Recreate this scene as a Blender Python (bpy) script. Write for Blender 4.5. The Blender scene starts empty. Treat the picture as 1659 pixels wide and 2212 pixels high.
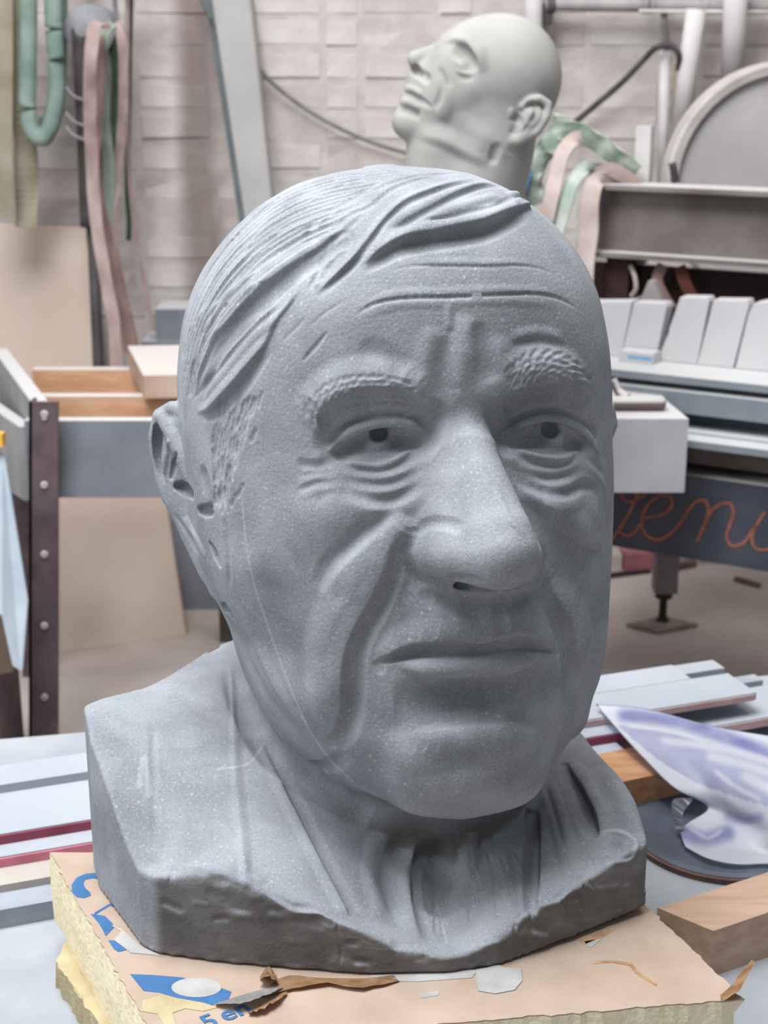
import bpy, bmesh, math, random
import numpy as np
from mathutils import Vector, Matrix
C = bpy.context.scene.collection
SC = bpy.context.scene
# ------------------------------------------------------------------ camera
CAM_Z, PITCH, FPX = 1.60, math.radians(17.0), 3190.0
cam_data = bpy.data.cameras.new('camera')
cam = bpy.data.objects.new('camera', cam_data); C.objects.link(cam)
cam.location = (0, 0, CAM_Z); cam.rotation_euler = (math.pi/2 - PITCH, 0, 0)
cam_data.sensor_fit = 'HORIZONTAL'; cam_data.sensor_width = 13.0
cam_data.lens = 13.0*FPX/1659.0
cam_data.dof.use_dof = True; cam_data.dof.focus_distance = 1.34; cam_data.dof.aperture_fstop = 4.2
cam_data.clip_start = 0.05
SC.camera = cam
# ------------------------------------------------------------------ world, lights, exposure
w = bpy.data.worlds.new('world'); SC.world = w; w.use_nodes = True
w.node_tree.nodes['Background'].inputs[0].default_value = (0.93, 0.96, 1.0, 1)
w.node_tree.nodes['Background'].inputs[1].default_value = 0.27
def area(name, loc, target, sx, sy, power, col=(1, 1, 1)):
    L = bpy.data.lights.new(name, 'AREA'); L.shape = 'RECTANGLE'; L.size = sx; L.size_y = sy
    L.energy = power; L.color = col
    o = bpy.data.objects.new(name, L); C.objects.link(o); o.location = loc
    o.rotation_euler = (Vector(target) - Vector(loc)).to_track_quat('-Z', 'Y').to_euler()
    return o
area('skylight', (-0.85, 1.15, 4.3), (-0.15, 1.45, 0.9), 1.9, 1.9, 205, (0.97, 0.985, 1.0))
area('side_fill', (-2.6, 0.6, 2.6), (-0.1, 1.5, 1.1), 1.2, 1.6, 34, (0.97, 0.985, 1.0))  # added fill from the left front, lifts upright faces; not a real opening
area('rear_skylight', (0.2, 2.5, 4.9), (0.0, 4.4, 1.0), 3.6, 1.8, 120, (1.0, 0.985, 0.975))
SC.view_settings.view_transform = 'Standard'; SC.view_settings.look = 'None'
SC.view_settings.gamma = 1.0; SC.view_settings.exposure = 0.0
SC.view_settings.use_curve_mapping = False
# ------------------------------------------------------------------ helpers
FWD = np.array([0, math.cos(PITCH), -math.sin(PITCH)])
UPV = np.array([0, math.sin(PITCH), math.cos(PITCH)])
RGT = np.array([1.0, 0, 0])
CAMP = np.array([0, 0, CAM_Z])
def ray(px, py):
    px = np.asarray(px, float); py = np.asarray(py, float)
    d = FWD + ((px-829.5)/FPX)[..., None]*RGT - ((py-1106.0)/FPX)[..., None]*UPV
    return d                                   # unit depth along the camera axis
def proj(P):
    q = np.asarray(P) - CAMP
    dz = q @ FWD
    return 829.5 + FPX*(q @ RGT)/dz, 1106.0 - FPX*(q @ UPV)/dz
def on_z(px, py, z):                            # where a sight line meets the level plane z
    d = ray(px, py); return CAMP + d*((z-CAM_Z)/d[..., 2])[..., None]
def on_y(px, py, y):                            # ... the upright plane y
    d = ray(px, py); return CAMP + d*(y/d[..., 1])[..., None]
def V(a): return Vector((float(a[0]), float(a[1]), float(a[2])))
def lin(c):
    return tuple((x/12.92 if x <= 0.04045 else ((x+0.055)/1.055)**2.4) for x in c)
def rgb(r, g, b): return lin((r/255, g/255, b/255)) + (1,)
MATS = {}
def mat(name, col, col2=None, rough=0.8, scale=30.0, bump=0.0, bscale=None, metallic=0.0, detail=4.0, spec=0.3, dust=None, dust_lo=0.55, stretch=None, lo=0.35, hi=0.65):
    """noise-mottled surface; dust = pale powder lying on upward faces"""
    if name in MATS: return MATS[name]
    m = bpy.data.materials.new(name); m.use_nodes = True; MATS[name] = m
    nt = m.node_tree; N = nt.nodes; L = nt.links; b = N['Principled BSDF']
    b.inputs['Roughness'].default_value = rough; b.inputs['Metallic'].default_value = metallic
    b.inputs['Specular IOR Level'].default_value = spec
    tc = N.new('ShaderNodeTexCoord'); src = tc.outputs['Object']
    if stretch:
        mp = N.new('ShaderNodeMapping'); mp.inputs['Scale'].default_value = stretch
        L.new(src, mp.inputs['Vector']); src = mp.outputs['Vector']
    no = N.new('ShaderNodeTexNoise'); no.inputs['Scale'].default_value = scale; no.inputs['Detail'].default_value = detail
    L.new(src, no.inputs['Vector'])
    cr = N.new('ShaderNodeValToRGB'); cr.color_ramp.elements[0].position = lo; cr.color_ramp.elements[1].position = hi
    cr.color_ramp.elements[0].color = col2 or col; cr.color_ramp.elements[1].color = col
    L.new(no.outputs['Fac'], cr.inputs['Fac']); out = cr.outputs['Color']
    if dust:
        ge = N.new('ShaderNodeNewGeometry'); sp = N.new('ShaderNodeSeparateXYZ'); L.new(ge.outputs['Normal'], sp.inputs[0])
        mr = N.new('ShaderNodeMapRange'); mr.inputs['From Min'].default_value = dust_lo; mr.inputs['From Max'].default_value = min(1.0, dust_lo+0.3)
        L.new(sp.outputs['Z'], mr.inputs['Value'])
        mx = N.new('ShaderNodeMix'); mx.data_type = 'RGBA'; L.new(mr.outputs[0], mx.inputs[0])
        L.new(out, mx.inputs[6]); mx.inputs[7].default_value = dust; out = mx.outputs[2]
    L.new(out, b.inputs['Base Color'])
    if bump:
        n2 = N.new('ShaderNodeTexNoise'); n2.inputs['Scale'].default_value = bscale or scale*4; n2.inputs['Detail'].default_value = 5
        L.new(src, n2.inputs['Vector'])
        bp = N.new('ShaderNodeBump'); bp.inputs['Strength'].default_value = bump; bp.inputs['Distance'].default_value = 0.002
        L.new(n2.outputs['Fac'], bp.inputs['Height']); L.new(bp.outputs['Normal'], b.inputs['Normal'])
    return m
# ------------------------------------------------------------------ carving in a distance field
def hermite(xs, ys, x):
    xs = np.asarray(xs, float); ys = np.asarray(ys, float); x = np.clip(x, xs[0], xs[-1])
    m = np.gradient(ys, xs); i = np.clip(np.searchsorted(xs, x)-1, 0, len(xs)-2)
    h = xs[i+1]-xs[i]; t = (x-xs[i])/h
    return ((2*t**3-3*t**2+1)*ys[i] + (t**3-2*t**2+t)*h*m[i] + (-2*t**3+3*t**2)*ys[i+1] + (t**3-t**2)*h*m[i+1])
def smin(a, b, k):
    h = np.clip(0.5+0.5*(b-a)/k, 0, 1); return b*(1-h)+a*h-k*h*(1-h)
def smax(a, b, k): return -smin(-a, -b, k)
def spline(pts, n):
    pts = np.asarray(pts, float)
    if len(pts) == 1: return np.repeat(pts, n, 0)
    s = np.r_[0, np.cumsum(np.linalg.norm(np.diff(pts[:, :2], axis=0), axis=1)+1e-9)]
    t = np.linspace(0, s[-1], n)
    if len(pts) == 2: return np.stack([np.interp(t, s, pts[:, k]) for k in range(pts.shape[1])], 1)
    return np.stack([hermite(s, pts[:, k], t) for k in range(pts.shape[1])], 1)
class Carve:
    def __init__(self, lo, hi, h, unit):
        self.lo = np.asarray(lo, float); self.h = h; self.hc = 3*h; self.U = unit
        self.nc = np.ceil((np.asarray(hi)-self.lo)/self.hc).astype(int)+1
        self.ax = [self.lo[k]+self.hc*np.arange(self.nc[k]) for k in range(3)]
        self.fine = False
    def grid(self):
        return np.meshgrid(*self.ax, indexing='ij')
    def refine(self, d):
        g = np.gradient(d, self.hc); n = np.sqrt(g[0]**2+g[1]**2+g[2]**2)
        d = (d/np.clip(n, 0.35, 4)).astype(np.float32)
        d = np.clip(d, -0.03, 0.03)
        for k in range(3):
            n = d.shape[k]; nf = (n-1)*3+1; W = np.zeros((nf, n), np.float32)
            for i in range(nf):
                j = min(i//3, n-2); t = i/3-j
                for o, wgt in ((-1, -t/2+t*t-t**3/2), (0, 1-2.5*t*t+1.5*t**3), (1, t/2+2*t*t-1.5*t**3), (2, -t*t/2+t**3/2)):
                    W[i, min(max(j+o, 0), n-1)] += wgt
            d = np.moveaxis(np.tensordot(W, d, axes=(1, k)), 0, k)
            d = np.ascontiguousarray(d)
        self.a = d; self.fine = True
    def sample(self, P):
        q = (P-self.lo)/self.h; sh = np.array(self.a.shape); q = np.clip(q, 0, sh-1.001)
        i = q.astype(int); f = q-i; a = self.a; r = 0
        for dx in (0, 1):
            for dy in (0, 1):
                for dz in (0, 1):
                    wgt = (f[..., 0] if dx else 1-f[..., 0])*(f[..., 1] if dy else 1-f[..., 1])*(f[..., 2] if dz else 1-f[..., 2])
                    r = r+wgt*a[i[..., 0]+dx, i[..., 1]+dy, i[..., 2]+dz]
        return r
    def grad(self, P, e=2.0):
        e = e*self.h; g = np.stack([self.sample(P+np.eye(3)[k]*e)-self.sample(P-np.eye(3)[k]*e) for k in range(3)], -1)
        return g/(np.linalg.norm(g, axis=-1, keepdims=True)+1e-12)
    def cast(self, px, t0, t1, step=0.0022):
        px = np.asarray(px, float); d = ray(px[:, 0], px[:, 1])
        t = np.arange(t0, t1, step); P = CAMP+d[:, None, :]*t[None, :, None]
        inside = ((P > self.lo) & (P < self.lo+self.h*(np.array(self.a.shape)-1))).all(-1)
        v = np.where(inside, self.sample(P), 1.0)
        hit = v < 0; k = hit.argmax(1); ok = hit.any(1)
        k0 = np.where(ok, np.maximum(k, 1), v.argmin(1)); r = np.arange(len(px))
        a0 = v[r, k0-1]; a1 = v[r, k0]; fr = np.where(ok, a0/(a0-a1+1e-12), 1.0)
        tt = t[k0-1]+np.clip(fr, 0, 1)*step
        return CAMP+d*tt[:, None], ok
    def window(self, P, R):
        lo = np.maximum(((P.min(0)-R-self.lo)/self.h).astype(int), 0)
        hi = np.minimum(((P.max(0)+R-self.lo)/self.h).astype(int)+2, self.a.shape)
        return tuple(slice(l, h) for l, h in zip(lo, hi)), lo
    def apply(self, P, N, r, amt, mode='bump', side=None, edge=0.25, band=None, pw=1.6):
        """P polyline (n,3) metres, r and amt per point (metres); side: (n,3) unit vectors toward the raised flank for 'step'"""
        R = float(r.max()); sl, lo = self.window(P, R); sub = self.a[sl]
        if sub.size == 0: return
        band = band or max(0.006, min(R, 0.02))
        I = np.nonzero(np.abs(sub) < band+np.abs(amt).max())
        if len(I[0]) == 0: return
        Q = np.stack(I, 1)*self.h+(lo*self.h+self.lo)
        best = np.full(len(Q), 9.0); add = np.zeros(len(Q))
        if len(P) == 1:
            P = np.repeat(P, 2, 0); r = np.repeat(r, 2); amt = np.repeat(amt, 2)
            if side is not None: side = np.repeat(side, 2, 0)
        for k in range(len(P)-1):
            A = P[k]; B = P[k+1]; rr = max(r[k], r[k+1])
            mn = np.minimum(A, B)-rr; mx = np.maximum(A, B)+rr
            J = np.nonzero(((Q > mn) & (Q < mx)).all(1))[0]
            if len(J) == 0: continue
            q = Q[J]; ab = B-A; L2 = ab@ab+1e-14; t = np.clip((q-A)@ab/L2, 0, 1)
            c = A+t[:, None]*ab; v = q-c; ra = r[k]+(r[k+1]-r[k])*t; am = amt[k]+(amt[k+1]-amt[k])*t
            dd = np.linalg.norm(v, axis=1)/ra; u = dd < np.minimum(best[J], 1.0)
            if not u.any(): continue
            J = J[u]; dd = dd[u]; best[J] = dd
            if mode == 'v': wgt = (1-dd)**pw
            else: wgt = (1-dd*dd)**2
            if mode == 'step':
                s = (v[u]@side[k])/ra[u]; x = np.clip((s+edge)/(2*edge), 0, 1); wgt = wgt*(x*x*(3-2*x))
            add[J] = am[u]*wgt
        sub[I] -= add.astype(np.float32)
    def stroke(self, px, r, amt, mode='bump', toward=None, taper=(0.25, 0.25), edge=0.25, t0=1.05, t1=1.75, pw=1.6, lift=0.0, n=None):
        U = self.U; px = np.asarray(px, float)
        L = np.linalg.norm(np.diff(px[:, :2], axis=0), axis=1).sum() if len(px) > 1 else 0
        rmin = np.min(r)
        n = n or int(max(2, min(60, L/max(rmin*0.6, 5)+2)))
        pp = spline(px[:, :2], n); P, ok = self.cast(pp, t0, t1)
        if not ok.any(): return
        P = P[ok]; pp = pp[ok]; n = len(P)
        N = self.grad(P)
        s = np.linspace(0, 1, n)
        rr = np.interp(s, np.linspace(0, 1, np.size(r)), np.atleast_1d(r))*U
        aa = np.interp(s, np.linspace(0, 1, np.size(amt)), np.atleast_1d(amt))*U
        if n > 2:
            tp = np.ones(n)
            if taper[0]*L > .8*rr[0]/U: tp *= np.clip(s/taper[0], 0.0, 1)
            if taper[1]*L > .8*rr[-1]/U: tp *= np.clip((1-s)/taper[1], 0.0, 1)
            aa = aa*np.sin(tp*math.pi/2)
        side = None
        if mode == 'step':
            T = np.gradient(P, axis=0) if n > 1 else np.array([[1.0, 0, 0]])
            side = np.cross(N, T); side /= np.linalg.norm(side, axis=1, keepdims=True)+1e-12
            x1, y1 = proj(P+side*0.004); x0, y0 = proj(P)
            i = n//2; dv = np.array(toward)-pp[i]
            if dv@np.array([x1[i]-x0[i], y1[i]-y0[i]]) < 0: side = -side
        if lift: P = P+N*lift*U
        self.apply(P, N, rr, aa, mode, side, edge, pw=pw)
    def capsule(self, P, r, k, sub=False):
        """fuse (or cut) a chain of balls with radius r joined by cones into the field, k = blend"""
        P = np.asarray(P, float); r = np.asarray(r, float)*np.ones(len(P)); R = r.max()+2*k+0.004
        sl, lo = self.window(P, R); sb = self.a[sl]
        if sb.size == 0: return
        g = [self.lo[j]+self.h*np.arange(sl[j].start, sl[j].stop) for j in range(3)]
        X, Y, Z = np.meshgrid(*g, indexing='ij'); d = np.full(sb.shape, 1.0)
        if len(P) == 1: P = np.repeat(P, 2, 0); r = np.repeat(r, 2)
        for i in range(len(P)-1):
            A = P[i]; ab = P[i+1]-A; L2 = ab@ab+1e-14
            t = np.clip(((X-A[0])*ab[0]+(Y-A[1])*ab[1]+(Z-A[2])*ab[2])/L2, 0, 1)
            d = np.minimum(d, np.sqrt((X-A[0]-t*ab[0])**2+(Y-A[1]-t*ab[1])**2+(Z-A[2]-t*ab[2])**2)-(r[i]+(r[i+1]-r[i])*t))
        self.a[sl] = (smax(sb, -d, k) if sub else smin(sb, d, k)).astype(np.float32)
    def tube(self, px, r, k, lift=0.0, t0=1.05, t1=1.75, sub=False, n=None):
        px = np.asarray(px, float); n = n or (1 if len(px) == 1 else max(6, 3*len(px)))
        pp = spline(px, n); P, ok = self.cast(pp, t0, t1); N = self.grad(P, 6.0)
        rr = np.interp(np.linspace(0, 1, n), np.linspace(0, 1, np.size(r)), np.atleast_1d(r))*self.U
        ll = np.interp(np.linspace(0, 1, n), np.linspace(0, 1, np.size(lift)), np.atleast_1d(lift))*self.U
        self.capsule((P+N*ll[:, None])[ok], rr[ok], k*self.U, sub)
    def smooth(self, lo, hi, n):
        sl = tuple(slice(max(int((l-o)/self.h), 0), max(int((u-o)/self.h), 1)) for l, u, o in zip(lo, hi, self.lo)); b = self.a[sl].copy()
        for _ in range(n):
            for k in range(3):
                c = np.moveaxis(b, k, 0); c[1:-1] = .5*c[1:-1]+.25*(c[:-2]+c[2:])
        self.a[sl] = b
    def mesh(self):
        import openvdb
        g = openvdb.FloatGrid(background=float(3*self.h))
        g.copyFromArray(np.clip(self.a, -3*self.h, 3*self.h))
        pts, quads = g.convertToQuads(0.0)
        pts = np.asarray(pts, float)*self.h+self.lo
        return pts, np.asarray(quads, np.int64)
def mesh_from(name, pts, quads, normals=None):
    me = bpy.data.meshes.new(name); n = len(pts); q = len(quads)
    me.vertices.add(n); me.vertices.foreach_set('co', np.asarray(pts, np.float32).ravel())
    me.loops.add(q*4); me.loops.foreach_set('vertex_index', np.asarray(quads, np.int32).ravel())
    me.polygons.add(q); me.polygons.foreach_set('loop_start', np.arange(0, q*4, 4, dtype=np.int32))
    me.polygons.foreach_set('use_smooth', np.ones(q, bool))
    me.update(calc_edges=True); me.validate()
    if normals is not None: me.normals_split_custom_set_from_vertices(np.asarray(normals, np.float32))
    return me
def in_poly(x, y, poly):
    r = np.zeros(x.shape, bool); p = np.asarray(poly, float); j = len(p)-1
    for i in range(len(p)):
        c = ((p[i, 1] > y) != (p[j, 1] > y)) & (x < (p[j, 0]-p[i, 0])*(y-p[i, 1])/(p[j, 1]-p[i, 1]+1e-12)+p[i, 0])
        r ^= c; j = i
    return r
# ------------------------------------------------------------------ the stone bust
S = 0.00047
HO = on_y(855, 985, 1.545)
YAW, TILT = math.radians(18), math.radians(11)
HF = np.array([math.sin(YAW)*math.cos(TILT), -math.cos(YAW)*math.cos(TILT), math.sin(TILT)])
HR = np.array([math.cos(YAW), math.sin(YAW), 0.0])
HU = np.cross(HR, -HF)
FOAM_Z = 0.74
def HP(px, py, yH):                              # sight line meets the plane yH units before the head's centre
    px = np.atleast_1d(np.asarray(px, float)); py = np.atleast_1d(np.asarray(py, float))
    d = ray(px, py); t = ((HO+HF*yH*S-CAMP)@HF)/(d@HF); return CAMP+d*t[:, None]
def HC(pts): return np.concatenate([HP(p[0], p[1], p[2]) for p in pts])
def build_bust(h):
    rng = np.random.default_rng(5)
    K = Carve((-0.342, 1.215, 0.732), (0.306, 1.79, 1.515), h, S)
    X, Y, Z = K.grid(); P = np.stack([X-HO[0], Y-HO[1], Z-HO[2]], -1)/S
    x = P@HR; y = P@HF; z = P@HU
    zs = [-778, -738, -684, -610, -520, -420, -320, -200, -80, 40, 130, 250, 360, 460, 540, 590, 625, 650]
    wv = [60, 205, 292, 362, 418, 448, 462, 474, 482, 485, 485, 476, 450, 396, 322, 252, 165, 30]
    fv = [300, 378, 412, 428, 438, 444, 446, 450, 452, 448, 462, 466, 452, 402, 326, 252, 162, 25]
    bv = [60, 80, 105, 140, 180, 245, 325, 440, 540, 560, 562, 545, 515, 455, 375, 300, 195, 30]
    w = hermite(zs, wv, z)-np.where(x < 0, 44*np.clip((-200-z)/170, 0, 1), -10*np.clip((-380-z)/150, 0, 1)*np.clip((z+800)/100, 0, 1)); f = hermite(zs, fv, z); b = hermite(zs, bv, z)
    x = x-4; l = np.where(y > 0, f, b); nexp = 2.25
    q = ((np.abs(x)/w)**nexp+(np.abs(y)/l)**nexp)**(1/nexp)
    rad = np.sqrt(x*x+y*y); d = np.where(q > 1e-6, rad-rad/np.maximum(q, 1e-6), -np.minimum(w, l))
    d = np.maximum(d, np.maximum(z-652, -776-z))*S
    # neck
    A = HO+(HU*-250+HF*-130)*S; B = np.array([0.015, 1.545, 0.80]); ab = B-A
    t = np.clip(((X-A[0])*ab[0]+(Y-A[1])*ab[1]+(Z-A[2])*ab[2])/(ab@ab), 0, 1)
    dn = np.sqrt((X-A[0]-t*ab[0])**2+(Y-A[1]-t*ab[1])**2+(Z-A[2]-t*ab[2])**2)-(0.150+0.012*t)
    d = smin(d, dn, 0.03)
    # block with sawn sides and sloping chest
    px = [(308, 2047), (343, 2063), (470, 2081), (624, 2095), (800, 2107), (960, 2105), (1077, 2087), (1181, 2052), (1285, 2014), (1394, 1974)]
    poly = [tuple(on_z(a, c, FOAM_Z)[:2]) for a, c in px]+[(0.263, 1.53), (0.245, 1.66), (0.12, 1.77), (-0.12, 1.77), (-0.2, 1.67), (-0.285, 1.548), (-0.325, 1.465)]
    poly.append(tuple(on_z(214, 1919, FOAM_Z)[:2]))
    db = FOAM_Z+np.clip(X-.12, 0, 1)*.045-Z
    for i in range(len(poly)):
        p0 = np.array(poly[i]); p1 = np.array(poly[(i+1) % len(poly)]); e = p1-p0; e /= np.linalg.norm(e)
        db = np.maximum(db, (X-p0[0])*e[1]-(Y-p0[1])*e[0])
    ctl = np.array([on_y(*p) for p in ((330, 1855, 1.322), (450, 1872, 1.288), (540, 1907, 1.278), (735, 1992, 1.262), (1000, 2064, 1.262), (900, 1840, 1.40), (620, 1640, 1.45), (480, 1640, 1.44), (207, 1540, 1.455), (250, 1600, 1.42), (487, 1402, 1.66), (300, 1486, 1.56), (400, 1437, 1.62),
                                            (1126, 1986, 1.285), (1180, 1953, 1.30), (1285, 1886, 1.337), (1393, 1816, 1.366), (1375, 1728, 1.42), (1327, 1655, 1.53), (1275, 1585, 1.65), (1200, 1780, 1.44))]+[(0.0, 1.77, 0.86), (-0.12, 1.76, 0.90)])
    def tps(A, B):
        r2 = ((A[:, None, :]-B[None])**2).sum(-1); return r2*np.log(r2+1e-9)
    n = len(ctl); M = np.zeros((n+3, n+3)); M[:n, :n] = tps(ctl[:, :2], ctl[:, :2])+np.eye(n)*2e-4
    M[:n, n] = M[n, :n] = 1; M[:n, n+1:] = ctl[:, :2]; M[n+1:, :n] = ctl[:, :2].T
    cf = np.linalg.solve(M, np.r_[ctl[:, 2], 0, 0, 0]); xy = np.stack([X[:, :, 0].ravel(), Y[:, :, 0].ravel()], 1)
    hgt = (tps(xy, ctl[:, :2])@cf[:n]+cf[n]+xy@cf[n+1:]).reshape(X.shape[:2])
    top = (Z-hgt[:, :, None])*0.92
    db = smax(db, top, 0.005)
    d = smin(d, db, 0.018)
    K.refine(d); del top, X, Y, Z, P, x, y, z, w, f, b, l, q, rad, d, dn, db, t
    cap = lambda pts, r, k, sub=False: K.capsule(HC(pts), np.asarray(r, float)*S, k*S, sub)
    st = K.stroke
    # ---------------- nose, chin, ears
    cap([(988, 960, 418), (988, 1060, 440), (1005, 1150, 462)], [48, 66, 84], 60)
    cap([(1006, 912, 430), (1032, 1010, 482), (1062, 1110, 536), (1074, 1160, 560), (1080, 1196, 570)], [38, 47, 60, 70, 76], 30)
    cap([(938, 1196, 448), (985, 1205, 500), (1030, 1210, 530)], [44, 50, 52], 26)
    cap([(1128, 1205, 455), (1112, 1208, 505)], [44, 50], 26)
    cap([(985, 1350, 340), (1080, 1350, 345)], [95, 95], 60)
    cap([(925, 1662, 322), (1010, 1660, 340), (1090, 1655, 328)], [96, 98, 90], 40)
    q0 = HC([(820, 880, 400), (1230, 1330, 700), (820, 1330, 400), (1230, 880, 700)]); K.smooth(q0.min(0)-.02, q0.max(0)+.03, 14)
    cap([(1216, 1440, 140), (1214, 1545, 150)], [58, 60], 45)
    q0 = HC([(440, 1330, 450), (1330, 1800, 450), (440, 1800, -150), (1330, 1330, -150)]); K.smooth(q0.min(0)-.01, q0.max(0)+.01, 26)
    # far ear
    cap([(1311, 885, -120), (1314, 920, -125), (1306, 955, -120)], [20, 23, 17], 10)
    # near ear: bowl, rim, inner folds, lobe
    cap([(402, 925, -118), (394, 1000, -132), (408, 1080, -122), (432, 1150, -104), (462, 1230, -78)], [48, 52, 50, 46, 36], 20)
    cap([(425, 905, -60), (400, 890, -85), (372, 887, -115), (347, 902, -140), (337, 945, -152), (340, 990, -154), (350, 1035, -148), (364, 1078, -138), (390, 1120, -124), (420, 1165, -108), (440, 1210, -92), (458, 1248, -75), (472, 1276, -55)],
        [20, 19, 18, 18, 17, 16, 16, 16, 16, 17, 18, 20, 22], 8)
    cap([(428, 915, -50), (448, 975, -42), (452, 1040, -42)], [30, 36, 28], 18)
    K.tube([(340, 928), (341, 970), (345, 1010), (354, 1042)], [11, 15, 13, 7], 4, -4, sub=True)
    cap([(350, 905, -118), (376, 945, -92), (394, 985, -74), (411, 1030, -58), (430, 1080, -46)], [15, 19, 20, 18, 9], 8)
    K.tube([(364, 958), (359, 992), (356, 1024)], [5, 8, 5], 4, 0)
    K.tube([(379, 985), (375, 1014), (369, 1036)], [5, 7, 5], 3, -2, sub=True)
    K.tube([(384, 1054), (402, 1060), (416, 1072)], [12, 19, 12], 5, -6, sub=True)
    K.tube([(428, 1106), (442, 1106), (456, 1108)], [9, 15, 12], 5, -5, sub=True)
    st([(440, 1030), (450, 1080)], 26, -12)
    st([(398, 1120), (425, 1165), (446, 1210)], 14, 9); st([(376, 1112), (408, 1162), (430, 1205)], 8, -7)
    K.tube([(454, 1180), (466, 1204), (473, 1222)], [7, 13, 9], 5, -3, sub=True)
    st([(484, 1120), (492, 1200), (496, 1270)], 13, -9)
    cap([(468, 1250, -48), (476, 1280, -42)], [23, 18], 10)
    K.tube([(470, 1318), (488, 1316), (500, 1334)], [8, 13, 9], 6, -3, sub=True)
    # ---------------- big planes of the face
    st([(745, 960), (820, 955), (900, 945)], [70, 78, 55], [-40, -56, -52])          # eye sockets
    st([(1105, 940), (1180, 935), (1260, 945)], [55, 72, 60], [-50, -54, -28])
    st([(950, 915), (1003, 898), (1066, 912)], [52, 50, 50], [-12, -12, -14])         # root of the nose
    st([(930, 905), (920, 950)], 44, -16); st([(1076, 900), (1088, 950)], 40, -24)
    st([(660, 925), (720, 865), (800, 842), (880, 848), (915, 862)], [56, 70, 74, 66, 50], [8, 20, 25, 24, 12])   # brows
    st([(1095, 830), (1150, 805), (1210, 812), (1270, 850)], [54, 66, 68, 50], [12, 22, 22, 8])
    st([(1000, 868)], 60, 8)
    st([(640, 1150), (700, 1120), (790, 1100)], [95, 85, 60], [8, 22, 14])           # cheekbones
    st([(1200, 1090), (1270, 1120)], [60, 60], [16, 14])
    st([(885, 1120), (850, 1175), (800, 1240), (755, 1320), (715, 1430), (700, 1530), (680, 1590)], [30, 52, 66, 78, 84, 80, 60], [20, 32, 30, 24, 22, 24, 14], taper=(.1, .2))  # cheek roll and jowl
    st([(600, 1300), (620, 1420)], 110, -12)
    st([(1190, 1260), (1240, 1340), (1265, 1450)], [50, 60, 55], [10, 14, 14])
    st([(880, 1340), (980, 1330), (1090, 1330), (1160, 1345)], [70, 95, 95, 60], [12, 26, 26, 12])       # upper lip
    st([(850, 1520), (980, 1515), (1120, 1515)], [60, 70, 60], [-14, -36, -28])       # hollow under the lip
    st([(830, 1640), (940, 1610), (1040, 1602), (1150, 1610)], [60, 66, 66, 56], [8, 20, 20, 12])
    st([(690, 930), (740, 893), (800, 876), (860, 876), (910, 892)], [26, 36, 38, 36, 28], [-12, -32, -40, -38, -24], taper=(.15, .1))
    st([(1090, 890), (1150, 868), (1210, 862), (1268, 888)], [28, 36, 38, 28], [-26, -42, -40, -18], taper=(.1, .15))
    # under the nose
    st([(905, 1282), (955, 1300), (1030, 1314), (1100, 1306), (1160, 1280)], [16, 26, 30, 26, 16], [-8, -22, -28, -24, -8])
    K.capsule(HC([(972, 1262, 455), (1005, 1262, 475), (1040, 1272, 490)]), np.array([9, 15, 12])*S, 4*S, True)
    # jaw set off from the neck
    st([(478, 1400), (505, 1480), (560, 1580), (625, 1655), (710, 1712), (800, 1770)], [30, 46, 54, 50, 44, 36], [-10, -34, -48, -46, -36, -16], taper=(.15, .1))
    # ---------------- folds
    st([(903, 1133), (866, 1187), (849, 1241), (820, 1310), (787, 1372), (768, 1426), (763, 1503), (757, 1560), (738, 1600), (705, 1622)], [18, 26, 27, 28, 28, 28, 28, 28, 29, 25], [-8, -19, -24, -28, -31, -32, -33, -32, -28, -16])
    st([(845, 1220), (805, 1300), (765, 1380), (745, 1440), (740, 1520), (728, 1580)], 56, -8)
    st([(862, 1165), (838, 1241), (805, 1310), (768, 1385), (748, 1440), (742, 1520)], 52, 17)
    st([(893, 1112), (855, 1120), (815, 1144), (764, 1192), (722, 1233), (700, 1270), (690, 1298)], [34, 56, 66, 74, 68, 52, 30], [5, 15, 21, 24, 21, 14, 6], 'step', toward=(830, 1240), edge=.3)
    st([(850, 1112), (800, 1142), (750, 1190), (712, 1228), (690, 1280)], 30, -9)
    st([(1172, 1240), (1182, 1290), (1205, 1345), (1224, 1392), (1230, 1450), (1233, 1520), (1252, 1575)], [18, 26, 30, 30, 30, 26, 20], [-14, -28, -32, -30, -26, -26, -16])
    st([(1124, 1070), (1170, 1100), (1203, 1125), (1237, 1154), (1271, 1179), (1302, 1187)], [40, 56, 62, 60, 52, 30], [9, 18, 22, 22, 19, 9], 'step', toward=(1250, 1120), edge=.22)
    st([(500, 1340), (540, 1440), (600, 1540), (660, 1600)], 34, -8)
    st([(520, 1320), (570, 1430), (625, 1530), (690, 1610)], 26, 7)
    # ---------------- mouth
    st([(820, 1432), (870, 1402), (940, 1389), (1000, 1387), (1040, 1393), (1075, 1380), (1112, 1371), (1150, 1380), (1197, 1404)], [24, 48, 62, 64, 60, 64, 62, 48, 22], [7, 12, 15, 15, 13, 15, 15, 11, 5], 'step', toward=(1020, 1340), edge=.07, taper=(.1, .1))
    st([(817, 1434), (880, 1416), (960, 1404), (1030, 1403), (1085, 1394), (1120, 1391), (1198, 1407)], [10, 17, 21, 21, 21, 19, 9], [-12, -27, -36, -36, -35, -29, -13], taper=(.06, .06))
    st([(818, 1436), (880, 1425), (960, 1416), (1030, 1414), (1085, 1405), (1115, 1403), (1198, 1408)], 8, -14, 'v', taper=(.04, .04))
    st([(855, 1441), (930, 1443), (1010, 1443), (1070, 1437), (1130, 1427), (1170, 1416)], [12, 25, 29, 29, 24, 12], [6, 23, 30, 30, 23, 8])
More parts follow.
